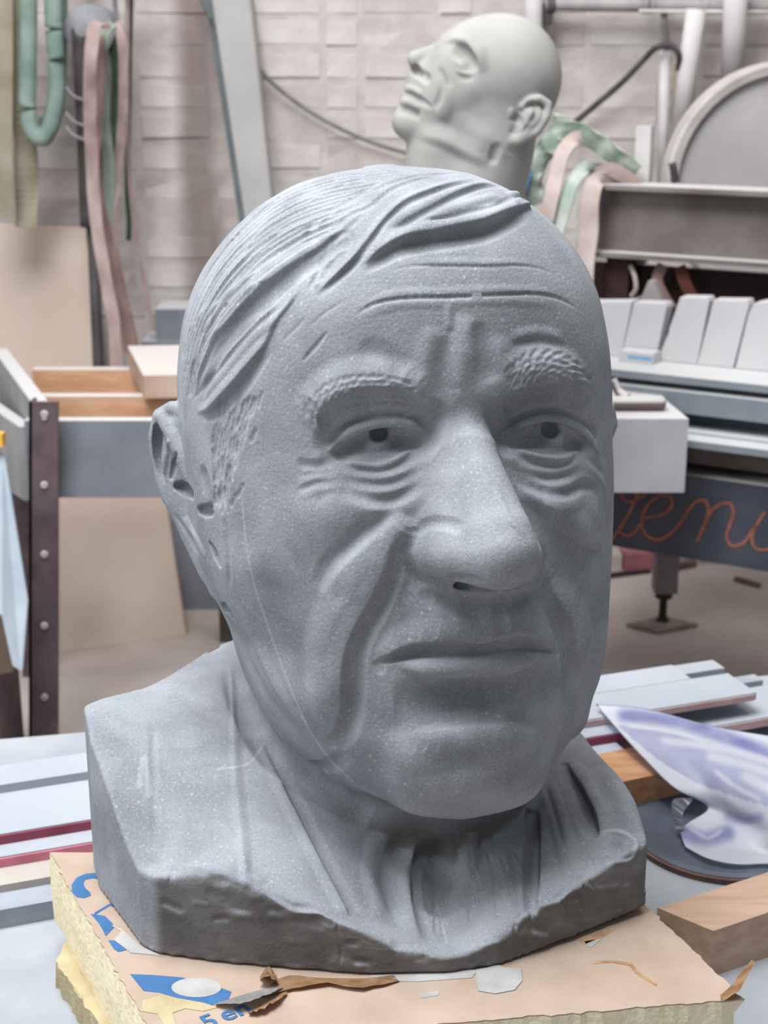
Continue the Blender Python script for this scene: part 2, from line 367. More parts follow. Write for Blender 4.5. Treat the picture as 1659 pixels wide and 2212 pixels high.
    st([(855, 1446), (920, 1460), (1000, 1466), (1070, 1462), (1130, 1445), (1170, 1424)], [22, 30, 32, 32, 28, 16], [4, 10, 12, 12, 10, 4], 'step', toward=(1010, 1420), edge=.15)
    st([(900, 1482), (1000, 1492), (1090, 1486)], 26, -10)
    st([(815, 1440), (822, 1450)], 13, -8, taper=(0, 0)); st([(1200, 1408), (1204, 1416)], 12, -10, taper=(0, 0))
    # chin crease
    st([(900, 1650), (1000, 1645), (1110, 1640)], [90, 110, 90], [12, 20, 14]); st([(600, 1612), (660, 1655), (708, 1660), (755, 1630)], 26, -15)
    st([(875, 1592), (920, 1578), (1000, 1571), (1100, 1569), (1175, 1586)], [50, 76, 84, 84, 56], [10, 24, 28, 28, 14], 'step', toward=(1020, 1640), edge=.16)
    st([(885, 1588), (930, 1573), (1000, 1566), (1100, 1564), (1165, 1578)], [22, 32, 36, 36, 24], -10)
    st([(1075, 1300), (1085, 1360)], 22, -7)
    # nose details
    st([(898, 1160), (922, 1138), (970, 1136), (1000, 1148)], 18, -6)
    st([(886, 1170), (878, 1200), (890, 1240), (915, 1270)], 15, -12)
    st([(1172, 1190), (1176, 1225), (1160, 1262)], 12, -8)
    st([(975, 1252), (1005, 1254), (1035, 1258)], [11, 15, 13], [-16, -34, -26], taper=(.1, .1))
    st([(1065, 1050), (1100, 1120), (1135, 1165)], 12, 3)
    # ---------------- frown
    st([(1002, 684), (1003, 760), (992, 846)], [28, 40, 40], [5, 11, 9]); st([(958, 730), (956, 790), (958, 850)], [34, 40, 38], [-3, -6, -7])
    st([(1030, 700), (1046, 774), (1062, 832)], [28, 34, 34], [-5, -8, -9]); st([(930, 740), (915, 800), (910, 845)], 36, 4)
    st([(1080, 760), (1085, 830)], 36, 4); st([(968, 660), (972, 720)], 13, 4)
    st([(860, 800), (840, 770), (800, 760)], 30, -4); st([(1100, 735), (1160, 722), (1220, 735)], 18, 4); st([(1100, 752), (1160, 741), (1230, 756)], 14, -3)
    # forehead lines
    st([(770, 684), (800, 665), (850, 652), (900, 648), (960, 647), (1022, 645)], [5, 6, 6, 6, 6, 5], -7.5, 'v', taper=(.15, .04))
    st([(1038, 644), (1100, 641), (1160, 640), (1210, 650), (1246, 669)], [5, 6, 6, 6, 4], -7.5, 'v', taper=(.04, .2))
    st([(770, 676), (850, 642), (960, 637), (1100, 631), (1210, 640)], 16, 2.5); st([(770, 695), (850, 663), (960, 658), (1100, 652), (1210, 662)], 16, 2.5)
    st([(842, 588), (880, 580), (960, 579), (1060, 580), (1120, 578), (1162, 583), (1205, 598)], 5, -5, 'v')
    st([(880, 572), (960, 571), (1060, 572), (1150, 572)], 14, 2)
    st([(653, 785), (680, 755), (708, 721)], [4, 7, 4], -8, 'v'); st([(668, 710), (700, 682), (742, 655)], 5, -3, 'v'); st([(610, 742), (660, 690)], 6, -2)
    # ---------------- eyes
    for eye in EYES: carve_eye(K, eye)
    # ---------------- brows
    r = rng
    for (line, half, ang) in BROWS:
        L = spline(line, 120); T = np.gradient(L, axis=0); T /= np.linalg.norm(T, axis=1, keepdims=True); Nn = np.stack([-T[:, 1], T[:, 0]], 1)
        for lane in (-2, -1, 0, 1, 2):
            t = r.uniform(-.02, .05)
            while t < .97:
                i = min(max(int(t*119), 0), 119); ln = r.uniform(20, 34); a = math.radians(ang(t)+r.uniform(-13, 13)); D = T[i]*math.cos(a)-Nn[i]*math.sin(a)
                w_ = half*(.55+.45*math.sin(math.pi*min(max(t, .05), .95))); c = L[i]+Nn[i]*lane/2*w_+r.uniform(-1.5, 1.5, 2)
                st([c-D*ln*.5, c+Nn[i]*-1.5, c+D*ln*.5], 6.0, r.uniform(-10, -6), 'v', taper=(.3, .3), n=5, pw=1.3)
                t += (ln*.62)/(np.linalg.norm(np.diff(L, axis=0), axis=1).sum())
    # ---------------- hair
    carve_hair(K, rng)
    # ---------------- chest and coat
    st([(490, 1405), (497, 1480), (500, 1560), (504, 1700), (514, 1800), (524, 1905)], [16, 22, 26, 28, 30, 24], 8, 'step', toward=(560, 1700), edge=.2, taper=(.1, 0))
    st([(560, 1590), (600, 1680), (640, 1760), (690, 1860), (745, 1965)], 30, 10, 'step', toward=(560, 1760), edge=.2, taper=(.1, 0))
    st([(575, 1600), (620, 1690), (660, 1770), (710, 1870), (760, 1960)], 22, -6, taper=(.1, 0))
    st([(332, 1560), (332, 1700), (338, 1840)], 14, -3)
    st([(1150, 1752), (1150, 1812), (1148, 1900), (1146, 1985)], [20, 26, 24, 16], [-22, -26, -20, -10], taper=(.1, .2))
    st([(1178, 1700), (1200, 1770), (1225, 1850), (1245, 1900)], 30, 14); st([(1215, 1660), (1245, 1720), (1275, 1790), (1285, 1815)], [18, 26, 30, 20], [-22, -30, -32, -24])
    st([(1232, 1640), (1266, 1700), (1300, 1770)], 26, 12)
    st([(940, 1860), (960, 1900), (950, 1950)], [56, 70, 56], [-34, -44, -30])
    st([(860, 1860), (880, 1960), (905, 2040)], 40, 10); st([(1040, 1880), (1060, 1960), (1050, 2040)], 44, 9)
    st([(800, 1830), (840, 1930), (860, 2010)], 46, -9); st([(620, 1620), (700, 1700), (800, 1770)], 50, -12)
    st([(1152, 1748), (1151, 1810), (1148, 1900), (1146, 1990)], [14, 20, 20, 14], [-14, -24, -22, -12], 'v', taper=(.1, .2), pw=1.2); st([(1172, 1720), (1176, 1820), (1180, 1930)], 24, 9)
    st([(1218, 1655), (1246, 1720), (1274, 1785), (1286, 1815)], [12, 20, 24, 16], [-16, -28, -30, -20], 'v', taper=(.05, .1), pw=1.2); st([(1190, 1690), (1214, 1760), (1236, 1840)], 16, 10); st([(1178, 1700), (1196, 1760), (1214, 1830)], 10, -8)
    st([(1300, 1640), (1340, 1720), (1372, 1800)], 30, 5)
    st([(880, 1800), (850, 1880), (870, 1980)], 34, -14); st([(1020, 1800), (1010, 1880), (985, 1960)], 30, 12); st([(905, 1840), (900, 1930), (925, 2040)], 20, -12); st([(1080, 1810), (1092, 1900), (1100, 2000)], 26, 9); st([(820, 1800), (800, 1880), (830, 1990)], 30, 8)
    st([(1290, 1805), (1330, 1800), (1375, 1826), (1365, 1858), (1310, 1868)], 8, 6); st([(1325, 1835)], 26, -8)
    rl = [(322, 1862), (343, 1874), (400, 1872), (450, 1876), (500, 1892), (540, 1910), (590, 1944), (631, 1966), (690, 1978), (735, 1994), (797, 2021), (860, 2052)]
    rl = [(x, y+r.uniform(-3, 3)) for x, y in rl]; st(rl, 18, 6, 'step', toward=(560, 2000), edge=.15, taper=(0, .1), n=40); st([(x+2, y-7) for x, y in rl], 9, -3, n=40)
    rl = [(1110, 1998), (1126, 1985), (1150, 1968), (1178, 1952), (1205, 1944), (1230, 1928), (1262, 1900), (1285, 1887), (1313, 1867), (1345, 1852), (1378, 1830)]
    rl = [(x, y+r.uniform(-4, 4)) for x, y in rl]; st(rl, 18, 7, 'step', toward=(1260, 1980), edge=.15, taper=(.05, .05), n=40); st([(x-2, y-7) for x, y in rl], 9, -3, n=40)
    for _ in range(70):
        if r.uniform() < .6: cx = r.uniform(330, 900); cy = 1880+max(0, (cx-520))*.42+r.uniform(20, 130)
        else: cx = r.uniform(1130, 1375); cy = 2030-(cx-1130)*.42+r.uniform(-60, 10)
        st([(cx, cy), (cx+r.uniform(20, 70), cy+r.uniform(-6, 14))], r.uniform(10, 24), r.uniform(-5, 4), taper=(.3, .3), n=4)
    for _ in range(130):
        cx = r.uniform(880, 1270); cy = r.uniform(1800, 1985); s = (cx-1000)/330
        st([(cx, cy), (cx+s*20+8, cy+r.uniform(25, 60))], r.uniform(4, 7), r.uniform(-5, 2.5), taper=(.3, .3), n=4)
    st([(1125, 2050), (1112, 2020), (1118, 1990), (1130, 1970)], 5, -8, 'v'); st([(735, 2090), (738, 2050), (728, 2010), (732, 1985)], 5, -6, 'v')
    return K
EYES = [dict(lid=[(712, 982), (737, 957), (760, 941), (795, 925), (829, 918), (863, 918), (898, 929), (921, 945)], lidr=10.5,
             crease=[(712, 970), (728, 950), (756, 921), (783, 907), (818, 897), (863, 900), (898, 911), (922, 920)],
             edge=[(728, 990), (747, 962), (783, 941), (829, 931), (863, 936), (897, 960)],
             open=[(738, 987), (760, 972), (790, 963), (829, 959), (862, 961), (893, 964)],
             low=[(733, 996), (783, 1004), (818, 1007), (852, 995), (895, 967)],
             iris=(815, 954), ir=33, pupil=(818, 938), corners=[(752, 968), (884, 957)],
             bags=[([(745, 1012), (785, 1022), (820, 1023), (860, 1012), (905, 985)], 12, -9), ([(728, 1030), (760, 1044), (806, 1051), (852, 1046), (886, 1032), (908, 1012)], 12, -10),
                   ([(737, 1058), (772, 1074), (806, 1085), (852, 1082), (886, 1064), (910, 1044)], 14, -12), ([(740, 1028), (790, 1036), (850, 1033), (895, 1010)], 11, 6),
                   ([(745, 1045), (800, 1066), (850, 1064), (900, 1034)], 12, 7), ([(740, 1075), (800, 1104), (870, 1096), (915, 1060)], 20, 7)],
             feet=[([(640, 1004), (680, 1010), (722, 1002)], 10, -12), ([(655, 1034), (692, 1027), (725, 1024)], 8, -6), ([(640, 1052), (685, 1034), (725, 1038)], 9, 6), ([(635, 1068), (690, 1048), (730, 1050)], 8, -5),
                   ([(650, 1078), (690, 1062), (735, 1058)], 9, 6), ([(680, 1092), (710, 1070), (738, 1064)], 8, -5), ([(690, 990), (720, 968)], 14, 5)]),
        dict(lid=[(1077, 950), (1102, 934), (1136, 918), (1170, 909), (1203, 912), (1237, 926), (1260, 948), (1292, 991)], lidr=9.5,
             crease=[(1075, 936), (1113, 911), (1158, 893), (1192, 891), (1237, 907), (1271, 934), (1290, 956)],
             edge=[(1101, 961), (1136, 936), (1170, 925), (1203, 923), (1231, 932), (1255, 957)],
             open=[(1110, 964), (1140, 957), (1180, 954), (1215, 956), (1246, 965)],
             low=[(1098, 967), (1136, 981), (1181, 990), (1215, 990), (1250, 972)],
             iris=(1185, 948), ir=32, pupil=(1188, 931), corners=[(1118, 955), (1241, 955)],
             bags=[([(1110, 990), (1158, 1005), (1203, 1009), (1252, 992)], 12, -9), ([(1095, 1000), (1124, 1021), (1158, 1034), (1192, 1038), (1226, 1031), (1262, 1017)], 12, -10),
                   ([(1100, 1022), (1136, 1046), (1170, 1064), (1203, 1072), (1237, 1067), (1258, 1054), (1276, 1056), (1296, 1075)], 12, -13), ([(1105, 1004), (1150, 1022), (1203, 1024), (1250, 1008)], 11, 6),
                   ([(1110, 1020), (1160, 1048), (1205, 1054), (1250, 1036)], 12, 8), ([(1120, 1055), (1180, 1092), (1240, 1090), (1265, 1070)], 18, 8)],
             feet=[([(1258, 985), (1290, 1010), (1306, 1030)], 9, -9), ([(1262, 1005), (1290, 1030), (1310, 1062)], 9, 6), ([(1080, 925), (1120, 900), (1160, 884)], 9, 6), ([(1085, 915), (1130, 888), (1175, 873)], 9, -6)])]
def carve_eye(K, e):
    st = K.stroke
    for L, r, a in e['bags']: st(L, r*1.5, a*.95, taper=(.3, .3))
    for L, r, a in e['feet']: st(L, r*1.4, a*.55, taper=(.35, .3))
    st(e['crease'], 16, -15, taper=(.12, .15))
    P = [np.asarray(e[k], float)+o_ for k, o_ in (('lid', (0, -7)), ('low', (0, 5)))]; cast = [K.cast(spline(p, 22), 1.05, 1.75)[0] for p in P]; nrm = [K.grad(c, 6.0) for c in cast]
    ic = np.array(e['iris'], float); Pi = K.cast(ic[None], 1.05, 1.75)[0][0]; d = Pi-CAMP; d /= np.linalg.norm(d)
    st(e['open'], 23, [-26, -48, -52, -48, -30], taper=(.06, .06)); st(e['open'], 15, [-16, -24, -24, -24, -18], taper=(.05, .05))
    K.capsule((Pi+d*(52+30)*S)[None], 52*S, 1.0*S)
    K.capsule(np.stack([Pi+d*58*S-UPV*4*S, Pi+d*23*S-UPV*4*S]), 33*S, 5*S)                       # iris stands proud of the ball
    pu = K.cast(np.array([e['pupil']], float), 1.05, 1.75)[0]; K.capsule(np.concatenate([pu-d*6*S, pu+d*10*S]), np.array([20, 18])*S, 3*S, True)
    st([(x, y-9) for x, y in e['low']], 7, -9, taper=(.1, .1))
    t = np.linspace(0, 1, 22); prof = np.clip(np.minimum(t/.2, (1-t)/.16), .45, 1)
    K.capsule(cast[0]+nrm[0]*(7*prof*S)[:, None], (e['lidr']+1)*prof*S, 4*S); K.capsule(cast[1]+nrm[1]*(3*prof*S)[:, None], 8*prof*S, 4*S)
    st(e['crease'], 6, -7, 'v')
    K.smooth(Pi-.052, Pi+.052, 2)
BROWS = [([(672, 908), (700, 872), (749, 852), (806, 846), (852, 848), (896, 860)], 29, lambda t: 42-36*t),
         ([(1104, 822), (1140, 803), (1180, 796), (1222, 809), (1262, 840)], 30, lambda t: 34-10*t)]
def carve_hair(K, r):
    st = K.stroke
    # mass of the side hair, raised over the skin; the two deep steps
    g0 = [(850, 368), (700, 388), (598, 430), (514, 502), (448, 592), (408, 690), (392, 800), (390, 868)]
    g1 = [(735, 500), (684, 533), (632, 564), (580, 602), (528, 648), (488, 690), (452, 740), (428, 800), (414, 862)]
    deep = [(748, 497), (689, 540), (638, 572), (588, 611), (537, 656), (499, 699), (466, 742), (444, 790), (424, 850)]
    st(deep, [14, 34, 44, 48, 50, 48, 42, 34, 20], [6, 15, 20, 22, 22, 20, 16, 12, 6], 'step', toward=(480, 560), edge=.14, taper=(.1, .1), n=40)
    st([(x+13, y+15) for x, y in deep], [10, 20, 25, 28, 30, 28, 22, 18, 10], [-6, -13, -18, -20, -20, -18, -14, -10, -5], taper=(.1, .1), n=40)
    low = [(650, 626), (626, 664), (597, 702), (577, 747), (544, 790), (514, 828), (476, 868), (449, 893), (425, 897)]
    st(low, [14, 22, 26, 28, 32, 36, 36, 32, 20], [3, 7, 8, 9, 13, 17, 17, 14, 8], 'step', toward=(500, 760), edge=.15, taper=(.1, .1), n=40)
    st([(x+9, y+10) for x, y in low[3:]], [12, 16, 22, 22, 18, 12], [-5, -9, -13, -13, -11, -6], taper=(.2, .1))
    st([(621, 659), (575, 689), (537, 725), (502, 765), (474, 800), (430, 852), (413, 870)], 8, [-4, -6, -8, -9, -9, -9, -5]); st([(610, 684), (565, 720), (520, 770), (480, 818), (440, 865)], 14, 5)
    st([(585, 672), (540, 700), (498, 745), (466, 790), (430, 835)], 14, 6); st([(640, 610), (600, 650), (560, 690)], 8, -4)
    # fringe over the forehead
    fr = [(785, 577), (821, 552), (857, 531), (911, 519), (984, 506), (1038, 495), (1092, 473), (1138, 454)]
    st(fr, [20, 40, 46, 46, 46, 46, 44, 34], [8, 20, 24, 26, 28, 30, 30, 22], 'step', toward=(960, 440), edge=.13, taper=(.12, .0), n=40)
    st([(x+2, y+16) for x, y in fr], [10, 18, 22, 24, 26, 26, 24, 16], [-5, -10, -12, -13, -14, -14, -11, -5], taper=(.1, .1), n=40)
    A = [(676, 646), (712, 615), (767, 563), (796, 526), (835, 476), (871, 443), (929, 417), (1002, 395), (1060, 387)]
    st(A, [10, 20, 24, 22, 20, 20, 20, 18, 14], [3, 10, 13, 10, 8, 8, 8, 7, 4], 'step', toward=(760, 480), edge=.16, n=40); st([(x+4, y+5) for x, y in A], 10, [-4, -9, -11, -10, -9, -9, -9, -8, -5], n=40)
    for L, rr, a in (([(853, 501), (900, 475), (947, 449), (1002, 421), (1056, 406), (1098, 410)], 11, -12), ([(915, 482), (965, 475), (1020, 460), (1074, 446), (1112, 426)], 9, -10),
                     ([(860, 515), (915, 492), (990, 482), (1050, 470), (1110, 445), (1140, 430)], 20, 12), ([(900, 489), (960, 462), (1020, 442), (1080, 425)], 16, 9), ([(800, 545), (850, 485), (905, 452), (980, 418), (1060, 396)], 18, 10),
                     ([(640, 510), (694, 474), (748, 438), (814, 401)], 9, -7), ([(651, 532), (712, 503), (759, 467), (796, 452), (843, 416), (893, 394), (966, 380)], 9, -7), ([(655, 568), (705, 538), (752, 497), (790, 462)], 10, -5),
                     ([(705, 542), (690, 585), (669, 629)], 8, -6), ([(738, 550), (715, 575), (687, 618)], 8, -6), ([(720, 560), (700, 600), (680, 628)], 10, 5), ([(745, 500), (758, 515), (742, 545)], 12, -7),
                     ([(700, 420), (790, 385), (880, 372)], 8, -4), ([(730, 452), (810, 412), (900, 384), (990, 378)], 8, -5), ([(1110, 440), (1135, 428), (1150, 416)], 12, 10)):
        st(L, rr, a, taper=(.2, .2))
    K.tube([(1105, 428), (1128, 424), (1141, 420)], [12, 9, 5], 8, 0)
    # combed strands of the side
    a = spline(g0, 30); b = spline(g1, 30)
    for i in range(18):
        t = (i+.3)/18; L = a*(1-t)+b*t; wob = np.cumsum(r.normal(0, .5, 30)); L = L+np.stack([wob*.6, wob*.6], 1)
        k = r.integers(0, 3); e = 0
        while k < 27:
            n = int(r.integers(8, 20)); seg = L[k:min(k+n, 30)]
            if len(seg) > 3:
                amt = -r.uniform(11, 19)*(1-.75*min(max((k+n*.5-15)/13, 0), 1)); rr = r.uniform(7, 10)*(0.8 if i < 5 else 1)
                st(seg[::2] if len(seg) > 6 else seg, rr, amt*(0.8 if i < 4 else 1), 'v', taper=(.3, .3), pw=1.3)
            k += n-int(r.integers(1, 3))
    for i in range(9):
        t = (i+.2)/9; L = (a*(1-t)+b*t)[4:26]; st(L[::3], 12, r.uniform(2, 4.5), taper=(.3, .3))
    # short-cropped hair before the ear
    for _ in range(230):
        v = r.uniform(); y = 868+v*215; xl = 455-12*v+(18 if v < .3 else 22*v); xr = 562-75*v**.8
        x = r.uniform(min(xl, xr-8), xr); ln = r.uniform(12, 30); dx = 7*(1-v)
        st([(x+dx, y-ln), (x, y), (x-dx*.6, y+ln)], r.uniform(4.6, 6.2), r.uniform(-9, -4), 'v', taper=(.3, .3), n=5, pw=1.3)
    for p in ((548, 945), (520, 1063), (505, 1085)): st([(p[0]+4, p[1]-10), (p[0]-5, p[1]+10)], 8, -5)
def bust():
    K = build_bust(0.0015)
    pts, quads = K.mesh()
    x, y = proj(pts); rel = (pts-HO)/S; hy = rel@HF; hz = rel@HU; hx = rel@HR
    g = np.empty((len(pts), 3)); 
    for i in range(0, len(pts), 200000): g[i:i+200000] = K.grad(pts[i:i+200000], 0.9)
    hair = in_poly(x, y, [(340, 885), (424, 897), (455, 893), (476, 870), (514, 830), (544, 792), (577, 749), (597, 704), (626, 666), (676, 648), (712, 620), (767, 568), (792, 573), (821, 553), (857, 533), (911, 521), (984, 508), (1038, 497), (1092, 475), (1146, 452), (1160, 400), (1160, 300), (300, 300), (300, 885)])
    hair |= (hy < -120) & (hz > -260+0*hz) & (np.abs(hx) < 470) & (hz > -260) & ~in_poly(x, y, [(300, 860), (430, 860), (520, 1330), (300, 1330)])
    hair |= in_poly(x, y, [(449, 897), (514, 832), (575, 752), (562, 905), (545, 965), (520, 1050), (498, 1090), (478, 1060), (458, 960), (440, 905)]) & (hx < 0) & (hy > -120)
    ear = (in_poly(x, y, [(310, 860), (405, 862), (424, 900), (450, 920), (465, 1000), (478, 1080), (470, 1180), (495, 1270), (490, 1308), (440, 1300), (310, 1000)]) & (hx < -380)) | ((hx > 440) & (hy < -40) & (hz < 130) & (hz > -60) & (x > 1280))
    fr_ = ((pts-CAMP)*g).sum(1) < 0; face_front = (hy > 80) & fr_
    brow = (in_poly(x, y, [(655, 930), (690, 870), (745, 830), (810, 818), (870, 825), (905, 850), (905, 872), (850, 866), (790, 872), (730, 892), (690, 930)]) | in_poly(x, y, [(1092, 830), (1130, 785), (1180, 768), (1235, 790), (1280, 835), (1265, 850), (1200, 838), (1140, 842), (1110, 838)])) & face_front
    eye = (in_poly(x, y, [(722, 992)]+EYES[0]['edge'][1:]+[(852, 990), (818, 1001), (783, 998)]) | in_poly(x, y, EYES[1]['edge']+[(1215, 983), (1181, 983), (1136, 975)])) & face_front
    lips = in_poly(x, y, [(815, 1434), (870, 1402), (940, 1389), (1000, 1387), (1040, 1393), (1075, 1380), (1112, 1371), (1150, 1380), (1200, 1406), (1170, 1424), (1130, 1444), (1070, 1460), (1000, 1464), (920, 1458), (855, 1446)]) & face_front
    nose = in_poly(x, y, [(955, 905), (1055, 905), (1072, 960), (1100, 1050), (1140, 1135), (1178, 1200), (1165, 1262), (1090, 1282), (1000, 1285), (915, 1275), (880, 1220), (885, 1160), (925, 1130), (945, 1030)]) & (hy > 400) & fr_
    torso = in_poly(x, y, [(0, 1700), (150, 1500), (487, 1380), (500, 1440), (540, 1530), (600, 1605), (650, 1650), (700, 1655), (790, 1730), (860, 1760), (1000, 1775), (1120, 1755), (1200, 1690), (1212, 1655), (1290, 1560), (1659, 1600), (1659, 2212), (0, 2212)]) | (pts[:, 2] < 0.86)
    torso &= ~((hy > 150) & (hz > -760) & in_poly(x, y, [(480, 1300), (500, 1440), (540, 1530), (600, 1605), (650, 1650), (700, 1655), (790, 1730), (860, 1760), (1000, 1775), (1120, 1755), (1200, 1690), (1212, 1655), (1290, 1560), (1320, 1300)]))
    lab = np.zeros(len(pts), int)
    for k, m in ((1, hair), (2, ear), (3, brow), (4, eye), (5, lips), (6, nose), (7, torso)): lab[m] = k
    lab[(lab == 2) & (hx > 0)] = 12; lab[(lab == 3) & (x > 1000)] = 13; lab[(lab == 4) & (x > 1000)] = 14
    fl = lab[quads].max(1)
    # pale veins and powder, worn into the stone
    vein = np.zeros(len(pts), np.float32)
    for L, wd in (([(523, 1085), (532, 1180), (545, 1250), (575, 1345), (605, 1430), (640, 1520), (668, 1580), (710, 1640), (760, 1690)], 2.6), ([(470, 1665), (540, 1650), (570, 1610)], 2.4), ([(892, 1790), (960, 1802), (1040, 1800), (1110, 1775)], 2),
                  ([(945, 1960), (955, 2000), (965, 2040)], 2.2), ([(1295, 1805), (1335, 1798), (1372, 1826), (1362, 1856), (1315, 1870)], 5), ([(300, 1700), (312, 1640), (322, 1720)], 6), ([(520, 1995), (580, 2005), (630, 2000)], 4)):
        q = spline(L, 120); bb = (x > q[:, 0].min()-8) & (x < q[:, 0].max()+8) & (y > q[:, 1].min()-8) & (y < q[:, 1].max()+8) & (g[:, 1] < 0.35)
        J = np.nonzero(bb)[0]; dd = np.full(len(J), 99.0)
        for c in q: dd = np.minimum(dd, np.hypot(x[J]-c[0], y[J]-c[1]))
        vein[J] = np.maximum(vein[J], np.clip(1.5-dd/wd, 0, 1))
    tn = np.sin(pts[:, 0]*70)*.004+np.sin(pts[:, 0]*31+1)*.006
    raw = (np.clip((.52-g[:, 2])/.3, 0, 1)*np.clip((.838+tn-pts[:, 2])/.02, 0, 1)*(g[:, 1] < .3)*np.clip((pts[:, 0]+.232)/.012, 0, 1)*(lab == 7)).astype(np.float32)
    root = bpy.data.objects.new('stone_bust', None); C.objects.link(root); root.location = (0, 1.45, FOAM_Z)
    root['label'] = 'large grey stone bust of an elderly man with combed side-parted hair'; root['category'] = 'sculpture'
    m = stone_mat('bluestone', rgb(153, 157, 163), rgb(130, 134, 140))
    names = {0: 'head', 1: 'hair', 2: 'ear', 12: 'ear', 3: 'eyebrow', 13: 'eyebrow', 4: 'eye', 14: 'eye', 5: 'lips', 6: 'nose', 7: 'torso_block'}
    for k in names:
        Q = quads[fl == k]
        if len(Q) == 0: continue
        u, inv = np.unique(Q.ravel(), return_inverse=True)
        me = mesh_from(names[k], pts[u]-np.array(root.location)+np.array([0, 0, .0018]), inv.reshape(-1, 4), g[u])
        at = me.attributes.new('vein', 'FLOAT', 'POINT'); at.data.foreach_set('value', vein[u]); at = me.attributes.new('raw', 'FLOAT', 'POINT'); at.data.foreach_set('value', raw[u])
        me.materials.append(m); o = bpy.data.objects.new(names[k], me); C.objects.link(o); o.parent = root
def stone_mat(name, c1, c2, speck=True, scale=1.0):
    m = bpy.data.materials.new(name); m.use_nodes = True; nt = m.node_tree; N = nt.nodes; L = nt.links; b = N['Principled BSDF']
    b.inputs['Roughness'].default_value = 0.82; b.inputs['Specular IOR Level'].default_value = 0.25
    tc = N.new('ShaderNodeTexCoord')
    def noise(s, det, dist=0):
        n = N.new('ShaderNodeTexNoise'); n.inputs['Scale'].default_value = s*scale; n.inputs['Detail'].default_value = det; n.inputs['Distortion'].default_value = dist
        L.new(tc.outputs['Object'], n.inputs['Vector']); return n.outputs['Fac']
    def ramp(src, p0, p1, a, c):
        r = N.new('ShaderNodeValToRGB'); r.color_ramp.elements[0].position = p0; r.color_ramp.elements[1].position = p1
        r.color_ramp.elements[0].color = a; r.color_ramp.elements[1].color = c; L.new(src, r.inputs[0]); return r.outputs[0]
    def mix(f, a, c):
        x = N.new('ShaderNodeMix'); x.data_type = 'RGBA'
        if isinstance(f, float): x.inputs[0].default_value = f
        else: L.new(f, x.inputs[0])
        for k, v in ((6, a), (7, c)):
            if isinstance(v, tuple): x.inputs[k].default_value = v
            else: L.new(v, x.inputs[k])
        return x.outputs[2]
    col = ramp(noise(14, 6, .4), .36, .64, c2, c1)
    W = (1, 1, 1, 1); Bk = (0, 0, 0, 1)
    col = mix(ramp(noise(420, 2), .56, .72, Bk, (.3, .3, .3, 1)), col, rgb(196, 202, 208))
    col = mix(ramp(noise(300, 2), .30, .42, (.22, .22, .22, 1), Bk), col, rgb(84, 88, 94))
    if speck:
        vo = N.new('ShaderNodeTexVoronoi'); vo.inputs['Scale'].default_value = 95*scale; L.new(tc.outputs['Object'], vo.inputs['Vector'])
        s = ramp(vo.outputs['Distance'], .08, .2, (.4, .4, .4, 1), Bk)
        big = ramp(noise(9, 2), .48, .62, Bk, W); mu = N.new('ShaderNodeMath'); mu.operation = 'MULTIPLY'; L.new(s, mu.inputs[0]); L.new(big, mu.inputs[1])
        col = mix(mu.outputs[0], col, rgb(200, 206, 212))
        at = N.new('ShaderNodeAttribute'); at.attribute_name = 'vein'
        mv = N.new('ShaderNodeMath'); mv.operation = 'MULTIPLY'; mv.inputs[1].default_value = .28; L.new(at.outputs['Fac'], mv.inputs[0])
        col = mix(mv.outputs[0], col, rgb(205, 210, 215))
    if speck:                                     # unworked, darker and browner stone on the sawn front
        ar = N.new('ShaderNodeAttribute'); ar.attribute_name = 'raw'
        mr = N.new('ShaderNodeMath'); mr.operation = 'MULTIPLY'; mr.inputs[1].default_value = .95; L.new(ar.outputs['Fac'], mr.inputs[0])
        col = mix(mr.outputs[0], col, ramp(noise(26, 6), .3, .7, rgb(92, 89, 89), rgb(120, 116, 115)))
    L.new(col, b.inputs['Base Color'])
    bp = N.new('ShaderNodeBump'); bp.inputs['Strength'].default_value = .5; bp.inputs['Distance'].default_value = .0012
    L.new(noise(260, 4), bp.inputs['Height']); L.new(bp.outputs[0], b.inputs['Normal'])
    return m
bust()
# ------------------------------------------------------------------ building kit (world coordinates; parts are stored relative to their thing)
def link(name, me, m, parent=None, loc=None):
    o = bpy.data.objects.new(name, me); C.objects.link(o)
    if m is not None and not me.materials: me.materials.append(m)
    if parent is not None: o.parent = parent
    if loc is not None: o.location = loc
    return o
def root_of(p):
    while p is not None and p.parent is not None: p = p.parent
    return Vector(p.location) if p is not None else Vector((0, 0, 0))
def tag(o, label, cat, group=None, kind=None):
    o['label'] = label; o['category'] = cat
    if group: o['group'] = group
    if kind: o['kind'] = kind
    return o
def thing(name, label, cat, loc, group=None):
    o = bpy.data.objects.new(name, None); C.objects.link(o); o.location = V(loc); return tag(o, label, cat, group)
def from_bm(name, bm, m, parent=None, smooth=False, bevel=0.0, seg=1, center=None):
    if bevel: bmesh.ops.bevel(bm, geom=[e for e in bm.edges if e.calc_face_angle(0) > 0.5], offset=bevel, segments=seg, affect='EDGES', profile=.6)
    bmesh.ops.recalc_face_normals(bm, faces=bm.faces)
    off = root_of(parent) if parent is not None else (V(center) if center is not None else Vector((0, 0, 0)))
    bmesh.ops.translate(bm, verts=bm.verts, vec=-off)
    me = bpy.data.meshes.new(name); bm.to_mesh(me); bm.free()
    if smooth: me.polygons.foreach_set('use_smooth', np.ones(len(me.polygons), bool))
    return link(name, me, m, parent, None if parent is not None else off)
def hexa(bm, p):                                 # eight corners: 0-3 bottom loop, 4-7 top loop
    v = [bm.verts.new(V(q)) for q in p]
    for f in ((3, 2, 1, 0), (4, 5, 6, 7), (0, 1, 5, 4), (1, 2, 6, 5), (2, 3, 7, 6), (3, 0, 4, 7)): bm.faces.new([v[i] for i in f])
